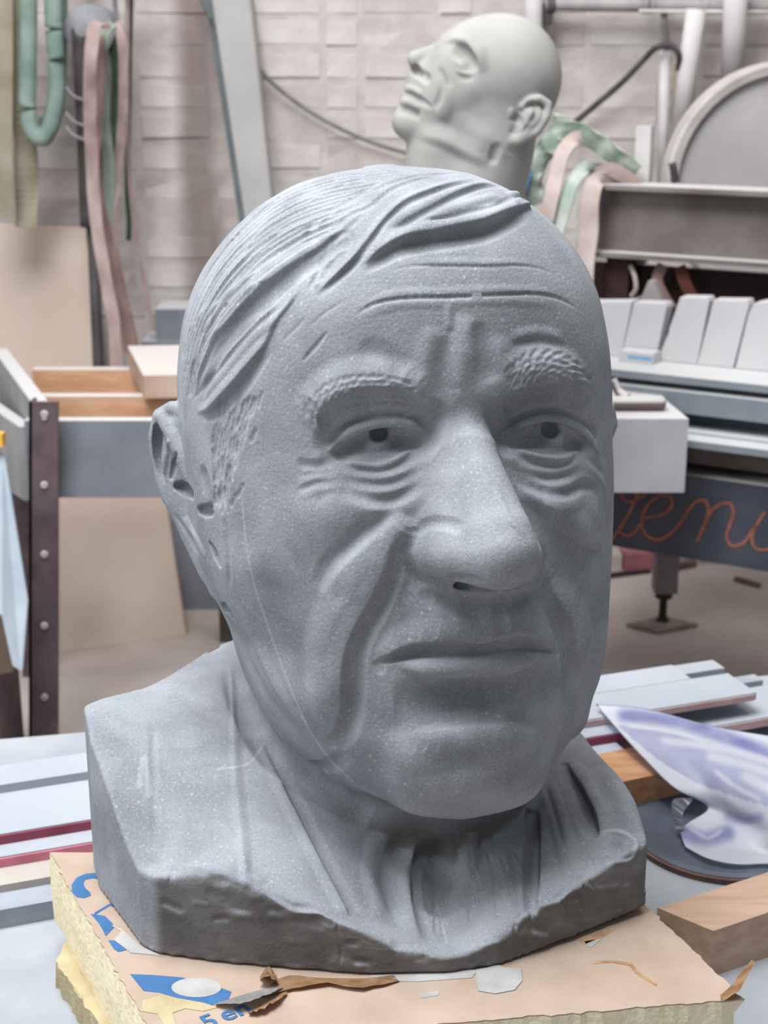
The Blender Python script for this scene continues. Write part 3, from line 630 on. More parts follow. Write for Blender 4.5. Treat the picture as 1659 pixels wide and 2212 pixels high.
def obox(bm, o, a, b, c):                        # corner and three edge vectors
    o, a, b, c = (np.asarray(q, float) for q in (o, a, b, c))
    hexa(bm, [o, o+a, o+a+b, o+b, o+c, o+a+c, o+a+b+c, o+b+c])
def box(name, o, a, b, c, m, parent=None, bevel=.003, seg=1):
    bm = bmesh.new(); obox(bm, o, a, b, c); ce = np.asarray(o)+(np.asarray(a)+np.asarray(b))*.5
    return from_bm(name, bm, m, parent, bevel=bevel, seg=seg, center=ce)
def prism(name, pts, vec, m, parent=None, bevel=.002, seg=1, center=None):
    bm = bmesh.new(); v = [bm.verts.new(V(p)) for p in pts]; f = bm.faces.new(v)
    r = bmesh.ops.extrude_face_region(bm, geom=[f]); bmesh.ops.translate(bm, vec=V(vec), verts=[e for e in r['geom'] if isinstance(e, bmesh.types.BMVert)])
    return from_bm(name, bm, m, parent, bevel=bevel, seg=seg, center=np.mean(pts, 0) if center is None else center)
def sweep(bm, path, prof, upref=(0, 0, 1), scale=None, closed_prof=True, cap=True):
    """profile (k,2) carried along path (n,3)"""
    path = np.asarray(path, float); n = len(path); T = np.gradient(path, axis=0); T /= np.linalg.norm(T, axis=1, keepdims=True)+1e-12
    up = np.asarray(upref, float); rings = []; a = None
    for i in range(n):
        a = np.cross(up, T[i]) if a is None or True else a
        if np.linalg.norm(a) < 1e-4: a = np.cross((1, 0, 0), T[i])
        a = a/np.linalg.norm(a); b = np.cross(T[i], a); s = 1 if scale is None else scale[i]
        rings.append([bm.verts.new(V(path[i]+(a*p[0]+b*p[1])*s)) for p in prof])
    k = len(prof)
    for i in range(n-1):
        for j in range(k if closed_prof else k-1): bm.faces.new((rings[i][j], rings[i][(j+1) % k], rings[i+1][(j+1) % k], rings[i+1][j]))
    if cap: bm.faces.new(rings[0][::-1]); bm.faces.new(rings[-1])
def circ(r, k=12): return [(r*math.cos(2*math.pi*i/k), r*math.sin(2*math.pi*i/k)) for i in range(k)]
def tube(name, path, r, m, parent=None, k=12, n=None, upref=(0, 0, 1), scale=None):
    path = spline3(path, n or max(2, 8*(len(path)-1))) if len(path) > 2 else np.asarray(path, float)
    bm = bmesh.new(); sweep(bm, path, circ(r, k), upref, scale if scale is None else np.interp(np.linspace(0, 1, len(path)), np.linspace(0, 1, len(scale)), scale))
    return from_bm(name, bm, m, parent, smooth=True, center=path[0])
def spline3(pts, n):
    pts = np.asarray(pts, float); s = np.r_[0, np.cumsum(np.linalg.norm(np.diff(pts, axis=0), axis=1)+1e-9)]; t = np.linspace(0, s[-1], n)
    return np.stack([hermite(s, pts[:, k], t) for k in range(pts.shape[1])], 1)
def strap(name, path, w, th, m, parent=None, face=(0, -1, 0), n=None, twist=0.0):
    """flat webbing: width w lies across the path and square to 'face'"""
    path = spline3(path, n or 10*(len(path)-1)); bm = bmesh.new(); T = np.gradient(path, axis=0); T /= np.linalg.norm(T, axis=1, keepdims=True)
    rings = []
    for i in range(len(path)):
        f = np.asarray(face, float); a = np.cross(f, T[i]); a /= np.linalg.norm(a)+1e-9; b = np.cross(T[i], a)
        th_ = twist*math.sin(i*.55); a, b = a*math.cos(th_)+b*math.sin(th_), b*math.cos(th_)-a*math.sin(th_)
        rings.append([bm.verts.new(V(path[i]+a*x+b*y)) for x, y in ((-w/2, -th/2), (0, -th*.8), (w/2, -th/2), (w/2, th/2), (0, th*.8), (-w/2, th/2))])
    for i in range(len(path)-1):
        for j in range(6): bm.faces.new((rings[i][j], rings[i][(j+1) % 6], rings[i+1][(j+1) % 6], rings[i+1][j]))
    bm.faces.new(rings[0][::-1]); bm.faces.new(rings[-1])
    return from_bm(name, bm, m, parent, smooth=False, center=path[0])
def lathe(bm, c, axis, prof, k=24):
    """prof: (distance along axis, radius)"""
    c = np.asarray(c, float); ax = np.asarray(axis, float); ax /= np.linalg.norm(ax); a = np.cross(ax, (0, 0, 1) if abs(ax[2]) < .9 else (1, 0, 0)); a /= np.linalg.norm(a); b = np.cross(ax, a); R = []
    for t, r in prof: R.append([bm.verts.new(V(c+ax*t+(a*math.cos(2*math.pi*i/k)+b*math.sin(2*math.pi*i/k))*max(r, 1e-5))) for i in range(k)])
    for i in range(len(R)-1):
        for j in range(k): bm.faces.new((R[i][j], R[i][(j+1) % k], R[i+1][(j+1) % k], R[i+1][j]))
    bm.faces.new(R[0][::-1]); bm.faces.new(R[-1])
def ragged(p, q, n, amp, r):                     # points from p to q with torn wobble
    p = np.asarray(p, float); q = np.asarray(q, float); t = np.linspace(0, 1, n)[:, None]; d = q-p; nn = np.array([-d[1], d[0]]+[0]*(len(p)-2)); nn = nn/(np.linalg.norm(nn)+1e-9)
    return p+d*t+nn*(r.normal(0, 1, (n, 1))*amp)
# ------------------------------------------------------------------ setting: floor, brick wall, bench
RG = np.random.default_rng(11)
WALL_Y = 4.64
M_floor = mat('dusty concrete', rgb(196, 184, 178), rgb(168, 156, 150), .9, 3.0, .3, 40, lo=.3, hi=.7)
bm = bmesh.new(); obox(bm, (-4, -1, -.1), (8, 0, 0), (0, 7.5, 0), (0, 0, .1))
o = from_bm('floor', bm, M_floor, center=(0, 2.5, 0)); o['kind'] = 'structure'; o['label'] = 'dusty beige concrete workshop floor'
def brick_mat(name, c1, c2):
    m = mat(name, c1, c2, .92, 11, 1.0, 45, lo=.32, hi=.66); nt = m.node_tree; N = nt.nodes; L = nt.links
    b = N['Principled BSDF']; src = b.inputs['Base Color'].links[0].from_socket
    g = N.new('ShaderNodeNewGeometry'); s = N.new('ShaderNodeSeparateXYZ'); L.new(g.outputs['Position'], s.inputs[0])
    n = N.new('ShaderNodeTexNoise'); n.inputs['Scale'].default_value = 5; n.inputs['Detail'].default_value = 4; L.new(g.outputs['Position'], n.inputs['Vector'])
    def streak(x0, wd, amt, col, src):
        a = N.new('ShaderNodeMath'); a.operation = 'MULTIPLY_ADD'; a.inputs[1].default_value = .10; a.inputs[2].default_value = -x0-.05; L.new(n.outputs['Fac'], a.inputs[0])
        d = N.new('ShaderNodeMath'); d.operation = 'ADD'; L.new(s.outputs['X'], d.inputs[0]); L.new(a.outputs[0], d.inputs[1])
        e = N.new('ShaderNodeMath'); e.operation = 'ABSOLUTE'; L.new(d.outputs[0], e.inputs[0])
        r = N.new('ShaderNodeMapRange'); r.interpolation_type = 'SMOOTHSTEP'; r.inputs['From Min'].default_value = wd; r.inputs['From Max'].default_value = wd*.2; r.inputs['To Max'].default_value = amt; L.new(e.outputs[0], r.inputs['Value'])
        x = N.new('ShaderNodeMix'); x.data_type = 'RGBA'; L.new(r.outputs[0], x.inputs[0]); L.new(src, x.inputs[6]); x.inputs[7].default_value = col; return x.outputs[2]
    out = streak(-.56, .10, .75, rgb(118, 102, 98), src)          # brown upright streak on the wall
    L.new(out, b.inputs['Base Color']); return m
M_br = [brick_mat('whitewashed brick', rgb(204, 197, 193), rgb(184, 176, 172)), brick_mat('worn whitewashed brick', rgb(196, 188, 185), rgb(174, 165, 162)), brick_mat('pale brick', rgb(207, 201, 197), rgb(190, 182, 178))]
M_mortar = brick_mat('dusty mortar', rgb(198, 191, 188), rgb(176, 168, 165))
wall = bpy.data.objects.new('wall_back', None)
bm = bmesh.new(); obox(bm, (-4, WALL_Y-.0015+.0, 0), (8, 0, 0), (0, .3, 0), (0, 0, 4.2)); wall = from_bm('wall_back', bm, M_mortar, center=(0, WALL_Y, 0)); wall['kind'] = 'structure'; wall['label'] = 'whitewashed brick workshop wall'
def brick_mesh(L, mi, seed):
    r = np.random.default_rng(seed); b = bmesh.new(); h = .078; obox(b, (-L/2, -.0015, -h/2), (L, 0, 0), (0, .03, 0), (0, 0, h))
    for v in b.verts: v.co += Vector(r.normal(0, .0011, 3))
    bmesh.ops.bevel(b, geom=[e for e in b.edges if all(v.co.y < .01 for v in e.verts)], offset=.006, segments=2, affect='EDGES'); bmesh.ops.recalc_face_normals(b, faces=b.faces)
    me = bpy.data.meshes.new('brick'); b.to_mesh(me); b.free(); me.materials.append(M_br[mi]); return me
BL = [[brick_mesh(.215, k % 3, k) for k in range(6)], [brick_mesh(.103, k % 3, 20+k) for k in range(6)]]
course = .0905; rest = bmesh.new()
for row in range(46):
    z = .05+course*row; near = .84 < z < 2.02; x = -1.42-.1125*(row % 2)-(.0 if near else 2.0); xe = 1.42 if near else 3.6; k = row % 2
    while x < xe:
        L = (.215, .103)[k]
        if near:
            o = bpy.data.objects.new('brick', BL[k][int(RG.integers(0, 6))]); C.objects.link(o); o.parent = wall
            o.location = (x+L/2, RG.normal(0, .0018)-.002, z+RG.normal(0, .0015)); o.rotation_euler = (RG.normal(0, .006), RG.normal(0, .006), RG.normal(0, .008))
        elif z < 3.9: obox(rest, (x, WALL_Y-.004, z-.039), (L, 0, 0), (0, .03, 0), (0, 0, .078))
        x += L+.0105; k = 1-k
    if near:
        for xs, xn in ((-3.4, -1.55), (1.52, 3.4)):
            x = xs
            while x < xn: obox(rest, (x, WALL_Y-.004, z-.039), (.215, 0, 0), (0, .03, 0), (0, 0, .078)); x += .2255
o = from_bm('brick', rest, M_br[1], wall); o['kind'] = 'stuff'
# ---- bench under the bust
TZ = .615
dirS = on_z(1340, 1597, .69)-on_z(0, 1820, .69); dirS[2] = 0; dirS /= np.linalg.norm(dirS); nrmS = np.array([-dirS[1], dirS[0], 0])
M_bench = mat('scuffed grey bench', rgb(168, 172, 178), rgb(140, 146, 154), .75, 6, .3, 60, lo=.3, hi=.7)
bench = thing('workbench', 'scuffed grey workbench carrying the foam block and the big bust', 'table', (0, 1.5, 0))
bk = on_z(60, 1592, TZ); dB = on_z(1480, 1474, TZ)-bk; dB /= np.linalg.norm(dB); nB = np.array([-dB[1], dB[0], 0]); o0 = bk-dB*1.0; o0[2] = TZ-.05
box('bench_top', o0, dB*2.6, -nB*1.25, (0, 0, .05), M_bench, bench, .004)
M_steel = mat('dark painted steel', rgb(96, 92, 94), rgb(74, 70, 72), .6, 12, .2)
for s, n in ((.12, -.12), (2.4, -.12), (.12, -1.12), (2.4, -1.12)):
    c = o0+dB*s+nB*n; box('leg', (c[0]-.03, c[1]-.03, 0), (.06, 0, 0), (0, .06, 0), (0, 0, TZ-.05), M_steel, bench)
# ------------------------------------------------------------------ foam block with printed facing
M_foam = mat('yellow foam', rgb(246, 236, 204), rgb(234, 220, 182), .95, 30, .9, 160, lo=.3, hi=.7)  # paled to brighten the shaded front of the block
M_foam2 = mat('broken foam dimmed for light', rgb(186, 174, 142), rgb(170, 156, 122), .95, 30, .9, 160, lo=.3, hi=.7)  # same foam in a darker colour, offsets strong light on its top
M_card = mat('kraft facing', rgb(180, 162, 147), rgb(164, 144, 128), .85, 16, .3, 90, lo=.3, hi=.75)
M_blue = mat('blue print', rgb(54, 98, 144), rgb(62, 108, 154), .7, 40)
M_torn = mat('torn paper', rgb(176, 176, 174), rgb(160, 158, 156), .9, 30, .4)
M_fray = mat('torn kraft edge', rgb(190, 156, 122), rgb(160, 122, 88), .95, 60, .6)
foam = thing('foam_block', 'yellow rigid foam block with brown printed facing under the big bust', 'foam', on_z(700, 2050, FOAM_Z)*np.array([1, 1, 0])+np.array([0, 0, TZ]))
fa, fb, fc, fd = (on_z(a, c, FOAM_Z) for a, c in ((128, 1878), (345, 2262), (1607, 2158), (1402, 1962)))
fe = fd+(fd-fc)/np.linalg.norm(fd-fc)*.12; fa2 = fa+(fa-fb)*.12
r = np.random.default_rng(3)
edge = np.concatenate([ragged(fa, fb, 60, .0009, r)[:-1], ragged(fb, fc, 80, .0009, r)[:-1], ragged(fc, fd, 30, .0011, r)[:-1], ragged(fd, fe, 6, .001, r)[:-1], [fe, fa2]])
cen = edge.mean(0); bm = bmesh.new(); rings = []
ZR = ((FOAM_Z-.0015, 0, .0), (FOAM_Z-.02, .001, .003), (FOAM_Z-.04, .002, .003), (FOAM_Z-.06, .001, .003), (.652, .0, .003)); edge0 = edge.copy(); e5 = edge0.copy()
for _ in range(12): e5[1:-3] = .5*e5[1:-3]+.25*(e5[:-4]+e5[2:-2])
for z, s, j in ZR:
    ring = []
    for p in (edge0 if z > FOAM_Z-.01 else e5):
        d = (p-cen)[:2]; d = d/np.linalg.norm(d); q = p[:2]+d*(s+r.normal(0, 1)*j*.22); ring.append(bm.verts.new((q[0], q[1], z)))
    rings.append(ring)
n = len(edge)
for i in range(4):
    for j in range(n): bm.faces.new((rings[i][j], rings[i][(j+1) % n], rings[i+1][(j+1) % n], rings[i+1][j]))
bm.faces.new(rings[0]); bm.faces.new(rings[-1][::-1]); from_bm('foam_core', bm, M_foam, foam)
# broken lower layer that sticks out on the left
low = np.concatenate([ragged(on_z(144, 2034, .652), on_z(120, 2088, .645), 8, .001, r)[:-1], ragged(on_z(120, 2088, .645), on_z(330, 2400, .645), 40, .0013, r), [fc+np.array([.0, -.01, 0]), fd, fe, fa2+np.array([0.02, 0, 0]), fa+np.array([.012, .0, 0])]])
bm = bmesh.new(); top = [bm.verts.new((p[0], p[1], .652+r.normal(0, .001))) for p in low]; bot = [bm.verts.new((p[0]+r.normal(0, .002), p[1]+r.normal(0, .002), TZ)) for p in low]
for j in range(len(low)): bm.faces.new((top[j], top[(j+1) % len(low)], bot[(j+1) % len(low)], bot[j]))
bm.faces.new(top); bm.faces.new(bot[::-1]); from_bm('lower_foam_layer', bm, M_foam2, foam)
def flat(name, px, z, m, parent, th=.0008, lift=None):
    px = np.asarray(px, float); P = on_z(px[:, 0], px[:, 1], z); bm = bmesh.new()
    if lift is not None: P[:, 2] += np.asarray(lift)
    a = [bm.verts.new(V(p)) for p in P]; f = bm.faces.new(a); ex = bmesh.ops.extrude_face_region(bm, geom=[f])
    bmesh.ops.translate(bm, vec=(0, 0, -th), verts=[e for e in ex['geom'] if isinstance(e, bmesh.types.BMVert)])
    bmesh.ops.triangulate(bm, faces=[q for q in bm.faces if len(q.verts) > 4])
    return from_bm(name, bm, m, parent)
fx, fy = proj(edge); card = np.stack([fx, fy], 1); flat('printed_facing', card, FOAM_Z, M_card, foam, .0016)
Z1 = FOAM_Z+.0004
def arc(cx, cy, rx, ry, a0, a1, w, n=18, tilt=0):
    t = np.radians(np.linspace(a0, a1, n)); o = np.stack([cx+rx*np.cos(t), cy-ry*np.sin(t)], 1); i = np.stack([cx+(rx-w)*np.cos(t), cy-(ry-w)*np.sin(t)], 1); return np.concatenate([o, i[::-1]])
flat('printed_letter', [(262, 1888), (225, 1884), (185, 1887), (165, 1896), (154, 1912), (156, 1928), (166, 1938), (182, 1940), (197, 1934), (195, 1928), (184, 1918), (180, 1908), (184, 1900), (200, 1897), (235, 1900), (262, 1906)], Z1, M_blue, foam, .0003)
flat('printed_letter', [(203, 1972), (238, 1951), (262, 1962), (260, 1966), (238, 1956), (205, 1976)], Z1, M_blue, foam, .0003)
flat('printed_letter', [(196, 1974), (226, 1978), (243, 1994), (246, 2004), (232, 2018), (228, 2022), (222, 2008), (212, 1992)], Z1, M_blue, foam, .0003)
flat('printed_letter', [(234, 2031), (252, 2032), (268, 2044), (274, 2052), (256, 2056), (246, 2050)], Z1, M_blue, foam, .0003)
flat('printed_band', [(281, 2104), (330, 2106), (392, 2111), (440, 2122), (500, 2142), (494, 2158), (470, 2168), (455, 2172), (400, 2160), (345, 2144), (310, 2140)], Z1, M_blue, foam, .0003)
def text_mesh(s, size, bold=.0):
    cu = bpy.data.curves.new('lettering', 'FONT'); cu.body = s; cu.size = size; cu.offset = bold; cu.extrude = .0002
    ob = bpy.data.objects.new('lettering', cu); C.objects.link(ob); dg = bpy.context.evaluated_depsgraph_get(); me = bpy.data.meshes.new_from_object(ob.evaluated_get(dg)); bpy.data.objects.remove(ob); return me
for s, px, sz in (('en', (486, 2207), .031), ('5', (446, 2224), .030)):
    me = text_mesh(s, sz, .0004); o = link('printed_word', me, M_blue, foam); p = on_z(px[0], px[1], FOAM_Z+.0006); q = on_z(px[0]+53, px[1]-20, FOAM_Z+.0006)
    o.location = V(p)-Vector(foam.location); o.rotation_euler = (0, 0, math.atan2(q[1]-p[1], q[0]-p[0]))
# torn spots, lifted flaps
flat('torn_patch', [(424+54*math.cos(t_), 2133-21*math.sin(t_)) for t_ in np.linspace(0, 6.0, 22)], Z1+.0003, M_torn, foam, .0004)
flat('torn_patch', [(240, 1998), (262, 2006), (300, 2040), (352, 2066), (330, 2062), (282, 2058), (268, 2046), (246, 2030), (262, 2012)], Z1+.0003, M_torn, foam, .0004)
flat('torn_patch', [(1028, 2094), (1052, 2090), (1072, 2082), (1092, 2090), (1126, 2092), (1128, 2118), (1112, 2138), (1070, 2146), (1034, 2140), (1028, 2124)], Z1+.0006, M_torn, foam, .0006)
flat('torn_patch', [(800, 2106), (900, 2100), (1000, 2088), (1030, 2096), (1020, 2112), (900, 2120), (806, 2118)], Z1+.0002, M_torn, foam, .0004)
flat('torn_patch', [(905, 2146), (950, 2140), (946, 2150), (910, 2156)], Z1, M_torn, foam, .0003); flat('torn_patch', [(1262, 2034), (1302, 2026), (1280, 2044), (1272, 2046)], Z1, M_torn, foam, .0003)
def flap(px0, px1, rise, curl, m, seed, n=16):
    rr = np.random.default_rng(seed); A = spline(px0, n); B = spline(px1, n); bm = bmesh.new(); g = []
    for i in range(n):
        row = []
        for j in range(5):
            t = j/4; p = A[i]*(1-t)+B[i]*t+rr.normal(0, 1.3, 2)*(j > 0); w = on_z(p[0], p[1], FOAM_Z+.0012+rise*t**1.5*(math.sin(math.pi*(i+.5)/n)**.5)); row.append(bm.verts.new((w[0], w[1], w[2]+rr.normal(0, .0006)*(j > 0))))
        g.append(row)
    for i in range(n-1):
        for j in range(4): bm.faces.new((g[i][j], g[i+1][j], g[i+1][j+1], g[i][j+1]))
    bmesh.ops.solidify(bm, geom=bm.faces[:], thickness=.0012); return from_bm('torn_flap', bm, m, foam)
flap([(560, 2150), (610, 2110), (690, 2112), (800, 2112), (850, 2106)], [(575, 2152), (640, 2134), (700, 2124), (790, 2134), (862, 2118)], .004, 0, M_fray, 1)
flap([(466, 2168), (520, 2150), (570, 2136), (605, 2128)], [(468, 2170), (530, 2164), (585, 2148), (612, 2134)], .010, 0, M_torn, 2)
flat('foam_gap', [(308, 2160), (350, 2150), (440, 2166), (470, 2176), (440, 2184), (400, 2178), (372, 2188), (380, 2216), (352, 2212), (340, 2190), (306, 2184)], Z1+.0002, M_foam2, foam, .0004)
flap([(540, 2186), (560, 2172), (590, 2158), (610, 2140)], [(536, 2190), (566, 2178), (598, 2162), (620, 2146)], .007, 0, M_fray, 7)
flap([(565, 2104), (580, 2086), (592, 2100)], [(560, 2118), (575, 2110), (600, 2116)], .014, 0, M_fray, 3, 8)
flap([(1555, 2150), (1580, 2128), (1600, 2100), (1625, 2072)], [(1560, 2160), (1596, 2140), (1614, 2108), (1632, 2078)], .012, 0, M_fray, 4, 10)
flat('worn_crease', [(1278, 2076), (1320, 2074), (1366, 2080), (1378, 2098), (1420, 2126), (1418, 2130), (1372, 2102), (1360, 2086), (1320, 2079), (1280, 2082)], Z1, M_fray, foam, .0003)
flat('worn_crease', [(1250, 2030), (1300, 2012), (1330, 2006), (1310, 2020), (1262, 2040)], Z1, M_fray, foam, .0003)
# ------------------------------------------------------------------ timber, disc and poster on the bench
M_wood = mat('planed pine', rgb(196, 168, 148), rgb(178, 146, 124), .7, 9, .2, 40, stretch=(1, 9, 9), lo=.3, hi=.7)
M_wood2 = mat('orange pine', rgb(188, 146, 110), rgb(158, 112, 78), .7, 10, .2, 40, stretch=(1, 9, 9), lo=.3, hi=.7)
tz = .675; t2 = on_z(1562, 2004, tz); t1 = on_z(1420, 1961, tz); td = on_z(1659, 1884, tz)-t1; td /= np.linalg.norm(td); wv = t2-t1; wv -= td*(wv@td)*.35
tag(box('timber_beam', np.array([t1[0], t1[1], TZ]), td*.75, wv, (0, 0, tz-TZ), M_wood, None, .003, 2), 'thick pale pine beam lying on the bench by the foam corner', 'timber')
c1 = on_z(1345, 1703, .655); c2 = on_z(1490, 1672, .655); d = (c2-c1); dn = d/np.linalg.norm(d); nb = np.array([-dn[1], dn[0], 0])
tag(box('timber_block', np.array([c1[0], c1[1], TZ])-dn*.008, dn*.148, nb*.085, (0, 0, .05), M_wood2, None, .002), 'short orange pine block half hidden under the poster', 'timber')
M_disc = mat('dark steel disc', rgb(92, 100, 112), rgb(70, 78, 90), .45, 8, .1, metallic=.3, spec=.5)
M_copper = mat('copper rim', rgb(150, 116, 104), rgb(120, 92, 84), .5, 20, metallic=.5)
dc = on_z(1560, 1790, TZ+.012); disc = thing('steel_disc', 'round dark steel disc with coppery rim under the poster', 'disc', (dc[0], dc[1], TZ))
bm = bmesh.new(); lathe(bm, (dc[0], dc[1], TZ), (0, 0, 1), [(0, .118), (.004, .122), (.010, .120), (.012, .112), (.012, .02), (.012, 0)], 48); from_bm('disc_plate', bm, M_disc, disc)
for rr_, zz in ((.1225, .003), (.1235, .0075)):
    bm = bmesh.new(); lathe(bm, (dc[0], dc[1], TZ+zz), (0, 0, 1), [(-.0012, rr_-.004), (-.0012, rr_), (.0012, rr_), (.0012, rr_-.004)], 48); from_bm('rim', bm, M_copper, disc)
# poster: curled sheet
top = np.array([(1286, 1521), (1380, 1532), (1480, 1552), (1580, 1578), (1690, 1600), (1780, 1620)], float); bot = np.array([(1300, 1545), (1392, 1640), (1470, 1712), (1520, 1740), (1600, 1800), (1780, 1860)], float)
ctl = []                                         # rows from the far edge to the curled near edge: pixel and height over the bench
rows = [[(1286, 1521, .085), (1400, 1535, .088), (1520, 1560, .092), (1659, 1590, .096), (1800, 1620, .10)],
        [(1330, 1572, .078), (1430, 1592, .080), (1540, 1622, .084), (1659, 1655, .09), (1800, 1690, .094)],
        [(1392, 1640, .066), (1470, 1650, .066), (1560, 1680, .07), (1659, 1715, .076), (1800, 1745, .08)],
        [(1462, 1706, .050), (1520, 1712, .048), (1590, 1738, .05), (1659, 1765, .055), (1800, 1800, .06)],
        [(1528, 1742, .030), (1560, 1758, .026), (1610, 1782, .028), (1659, 1806, .034), (1800, 1850, .04)],
        [(1470, 1790, .018), (1530, 1806, .012), (1590, 1822, .012), (1659, 1838, .016), (1800, 1880, .02)],
        [(1480, 1830, .016), (1530, 1858, .010), (1580, 1868, .008), (1659, 1866, .010), (1800, 1900, .012)]]
G = np.array([[np.r_[on_z(a, c, TZ+max(h, .0185)), ] for a, c, h in row] for row in rows]); NU, NV = 70, 60
G1 = np.stack([spline3(G[i], NU) for i in range(len(G))]); G2 = np.stack([spline3(G1[:, j], NV) for j in range(NU)], 1)
G2[..., 2] += .0025*np.sin(np.linspace(0, 9, NU))[None, :]*np.linspace(1, .2, NV)[:, None]
bm = bmesh.new(); g = [[bm.verts.new(V(G2[i, j])) for j in range(NU)] for i in range(NV)]
for i in range(NV-1):
    for j in range(NU-1): bm.faces.new((g[i][j], g[i+1][j], g[i+1][j+1], g[i][j+1]))
bmesh.ops.solidify(bm, geom=bm.faces[:], thickness=.0006); bm.verts.ensure_lookup_table(); xy = np.stack(proj(np.array([v.co for v in bm.verts])), 1)
def near(L, wd):
    q = spline(L, 60); d = np.min(np.hypot(xy[:, None, 0]-q[None, :, 0], xy[:, None, 1]-q[None, :, 1]), 1); return np.clip(1.4-d/wd, 0, 1)
ink = np.zeros(len(xy)); 
ink = np.maximum(ink, near([(1350, 1545), (1450, 1556), (1560, 1590), (1659, 1626), (1790, 1660)], 16)*.9)
ink = np.maximum(ink, in_poly(xy[:, 0], xy[:, 1], [(1330, 1565), (1450, 1585), (1560, 1612), (1800, 1690), (1800, 1790), (1659, 1742), (1590, 1722), (1500, 1690), (1420, 1640)])*.5)
for L, wd in (([(1358, 1566), (1400, 1572), (1470, 1584), (1520, 1602)], 5), ([(1436, 1600), (1500, 1608), (1580, 1622), (1659, 1645)], 9), ([(1536, 1634), (1600, 1650), (1670, 1672)], 11), ([(1548, 1668), (1590, 1700), (1640, 1726)], 6), ([(1612, 1678), (1680, 1712)], 12)): ink *= 1-.9*near(L, wd)
ink = np.maximum(ink, near([(1478, 1800), (1520, 1812), (1570, 1800)], 18)*.85); ink *= 1-.7*near([(1492, 1790), (1530, 1810), (1556, 1796)], 4); ink = np.maximum(ink, near([(1572, 1762), (1610, 1772), (1640, 1764)], 10)*.6)
ink2 = ink
M_post = mat('poster print', rgb(234, 236, 244), rgb(228, 231, 240), .4, 8, spec=.5); nt = M_post.node_tree; N = nt.nodes
at = N.new('ShaderNodeAttribute'); at.attribute_name = 'ink'; mx = N.new('ShaderNodeMix'); mx.data_type = 'RGBA'; b_ = N['Principled BSDF']; s_ = b_.inputs['Base Color'].links[0].from_socket
n_ = N.new('ShaderNodeTexNoise'); n_.inputs['Scale'].default_value = 22; cr = N.new('ShaderNodeValToRGB'); cr.color_ramp.elements[0].color = rgb(132, 134, 192); cr.color_ramp.elements[1].color = rgb(164, 172, 214)
cr.color_ramp.elements[0].position = .35; cr.color_ramp.elements[1].position = .65; tc = N.new('ShaderNodeTexCoord'); nt.links.new(tc.outputs['Object'], n_.inputs['Vector']); nt.links.new(n_.outputs['Fac'], cr.inputs[0])
nt.links.new(at.outputs['Fac'], mx.inputs[0]); nt.links.new(s_, mx.inputs[6]); nt.links.new(cr.outputs[0], mx.inputs[7]); nt.links.new(mx.outputs[2], b_.inputs['Base Color'])
pc = on_z(1600, 1750, TZ); o = from_bm('poster', bm, M_post, None, smooth=True, center=pc); at = o.data.attributes.new('ink', 'FLOAT', 'POINT'); at.data.foreach_set('value', ink2.astype(np.float32))
tag(o, 'curled glossy white poster printed in lilac and blue, over the slabs', 'poster')
# corner of the poster rolled back
rc = [(1452, 1728, .052), (1476, 1718, .060), (1494, 1722, .056)]
A = [on_z(1464, 1800, TZ+.02), on_z(1452, 1765, TZ+.035), on_z(1455, 1727, TZ+.06), on_z(1494, 1724, TZ+.064)]; B = [on_z(1490, 1798, TZ+.014), on_z(1474, 1775, TZ+.028), on_z(1478, 1752, TZ+.048), on_z(1496, 1728, TZ+.062)]
bm = bmesh.new(); pa = spline3(A, 14); pb = spline3(B, 14); v0 = [[bm.verts.new(V(p)), bm.verts.new(V(q))] for p, q in zip(pa, pb)]
for i in range(13): bm.faces.new((v0[i][0], v0[i+1][0], v0[i+1][1], v0[i][1]))
bmesh.ops.solidify(bm, geom=bm.faces[:], thickness=.0006); from_bm('rolled_corner', bm, mat('poster paper', rgb(236, 238, 244), rgb(230, 232, 240), .5, 8), o, smooth=True)
# ------------------------------------------------------------------ long stone strips stacked behind the bust
M_white = mat('pale stone strip', rgb(168, 173, 179), rgb(154, 160, 168), .6, 4, .1, lo=.3, hi=.7)
M_cream = mat('cream stone strip', rgb(180, 175, 167), rgb(166, 160, 152), .7, 6, .1)
M_greyS = mat('grey stone strip', rgb(164, 170, 178), rgb(140, 146, 156), .7, 8, .2)
M_red = mat('red edge paint', rgb(150, 72, 92), rgb(132, 60, 80), .6, 30); M_pink = mat('pink edge paint', rgb(206, 128, 146), rgb(190, 112, 130), .6, 30)
M_rust = mat('rusty edge paint', rgb(176, 136, 134), rgb(196, 170, 168), .7, 14)
def strip(label, y_back, y_front, z0, z1, s0, s1, m, edge_m=None, xref=100, nb=None):
    pf = on_z(xref, y_front, z1); pb = on_z(xref, y_back, z1); nf = pf@nrmS; nb = pb@nrmS if nb is None else nb
    org = dirS*s0+nrmS*nf+np.array([0, 0, z0]); t = thing('stone_strip', label, 'stone strip', org+dirS*(s1-s0)/2, 'long stone strips stacked on the bench')
    box('slab', org+nrmS*.002, dirS*(s1-s0), nrmS*(nb-nf), (0, 0, z1-z0), m, t, .0015)
    if edge_m: box('painted_edge', org, dirS*(s1-s0-.004), nrmS*.0025, (0, 0, z1-z0-.002), edge_m, t, 0)
sr = lambda px, py, z: on_z(px, py, z)@dirS
L0 = -1.25
strip('dark grey bottom stone strip, lowest of the stack on the bench', 1800, 1950, TZ, .640, L0, sr(1290, 1720, .64), M_greyS)
strip('cream stone strip with bare edge below the pink-edged strip', 1760, 1897, .640, .650, L0, sr(1330, 1650, .65), M_cream)
strip('narrow white stone strip with a pink painted edge', 1740, 1836, .650, .664, L0, sr(1350, 1620, .664), M_white, M_pink)
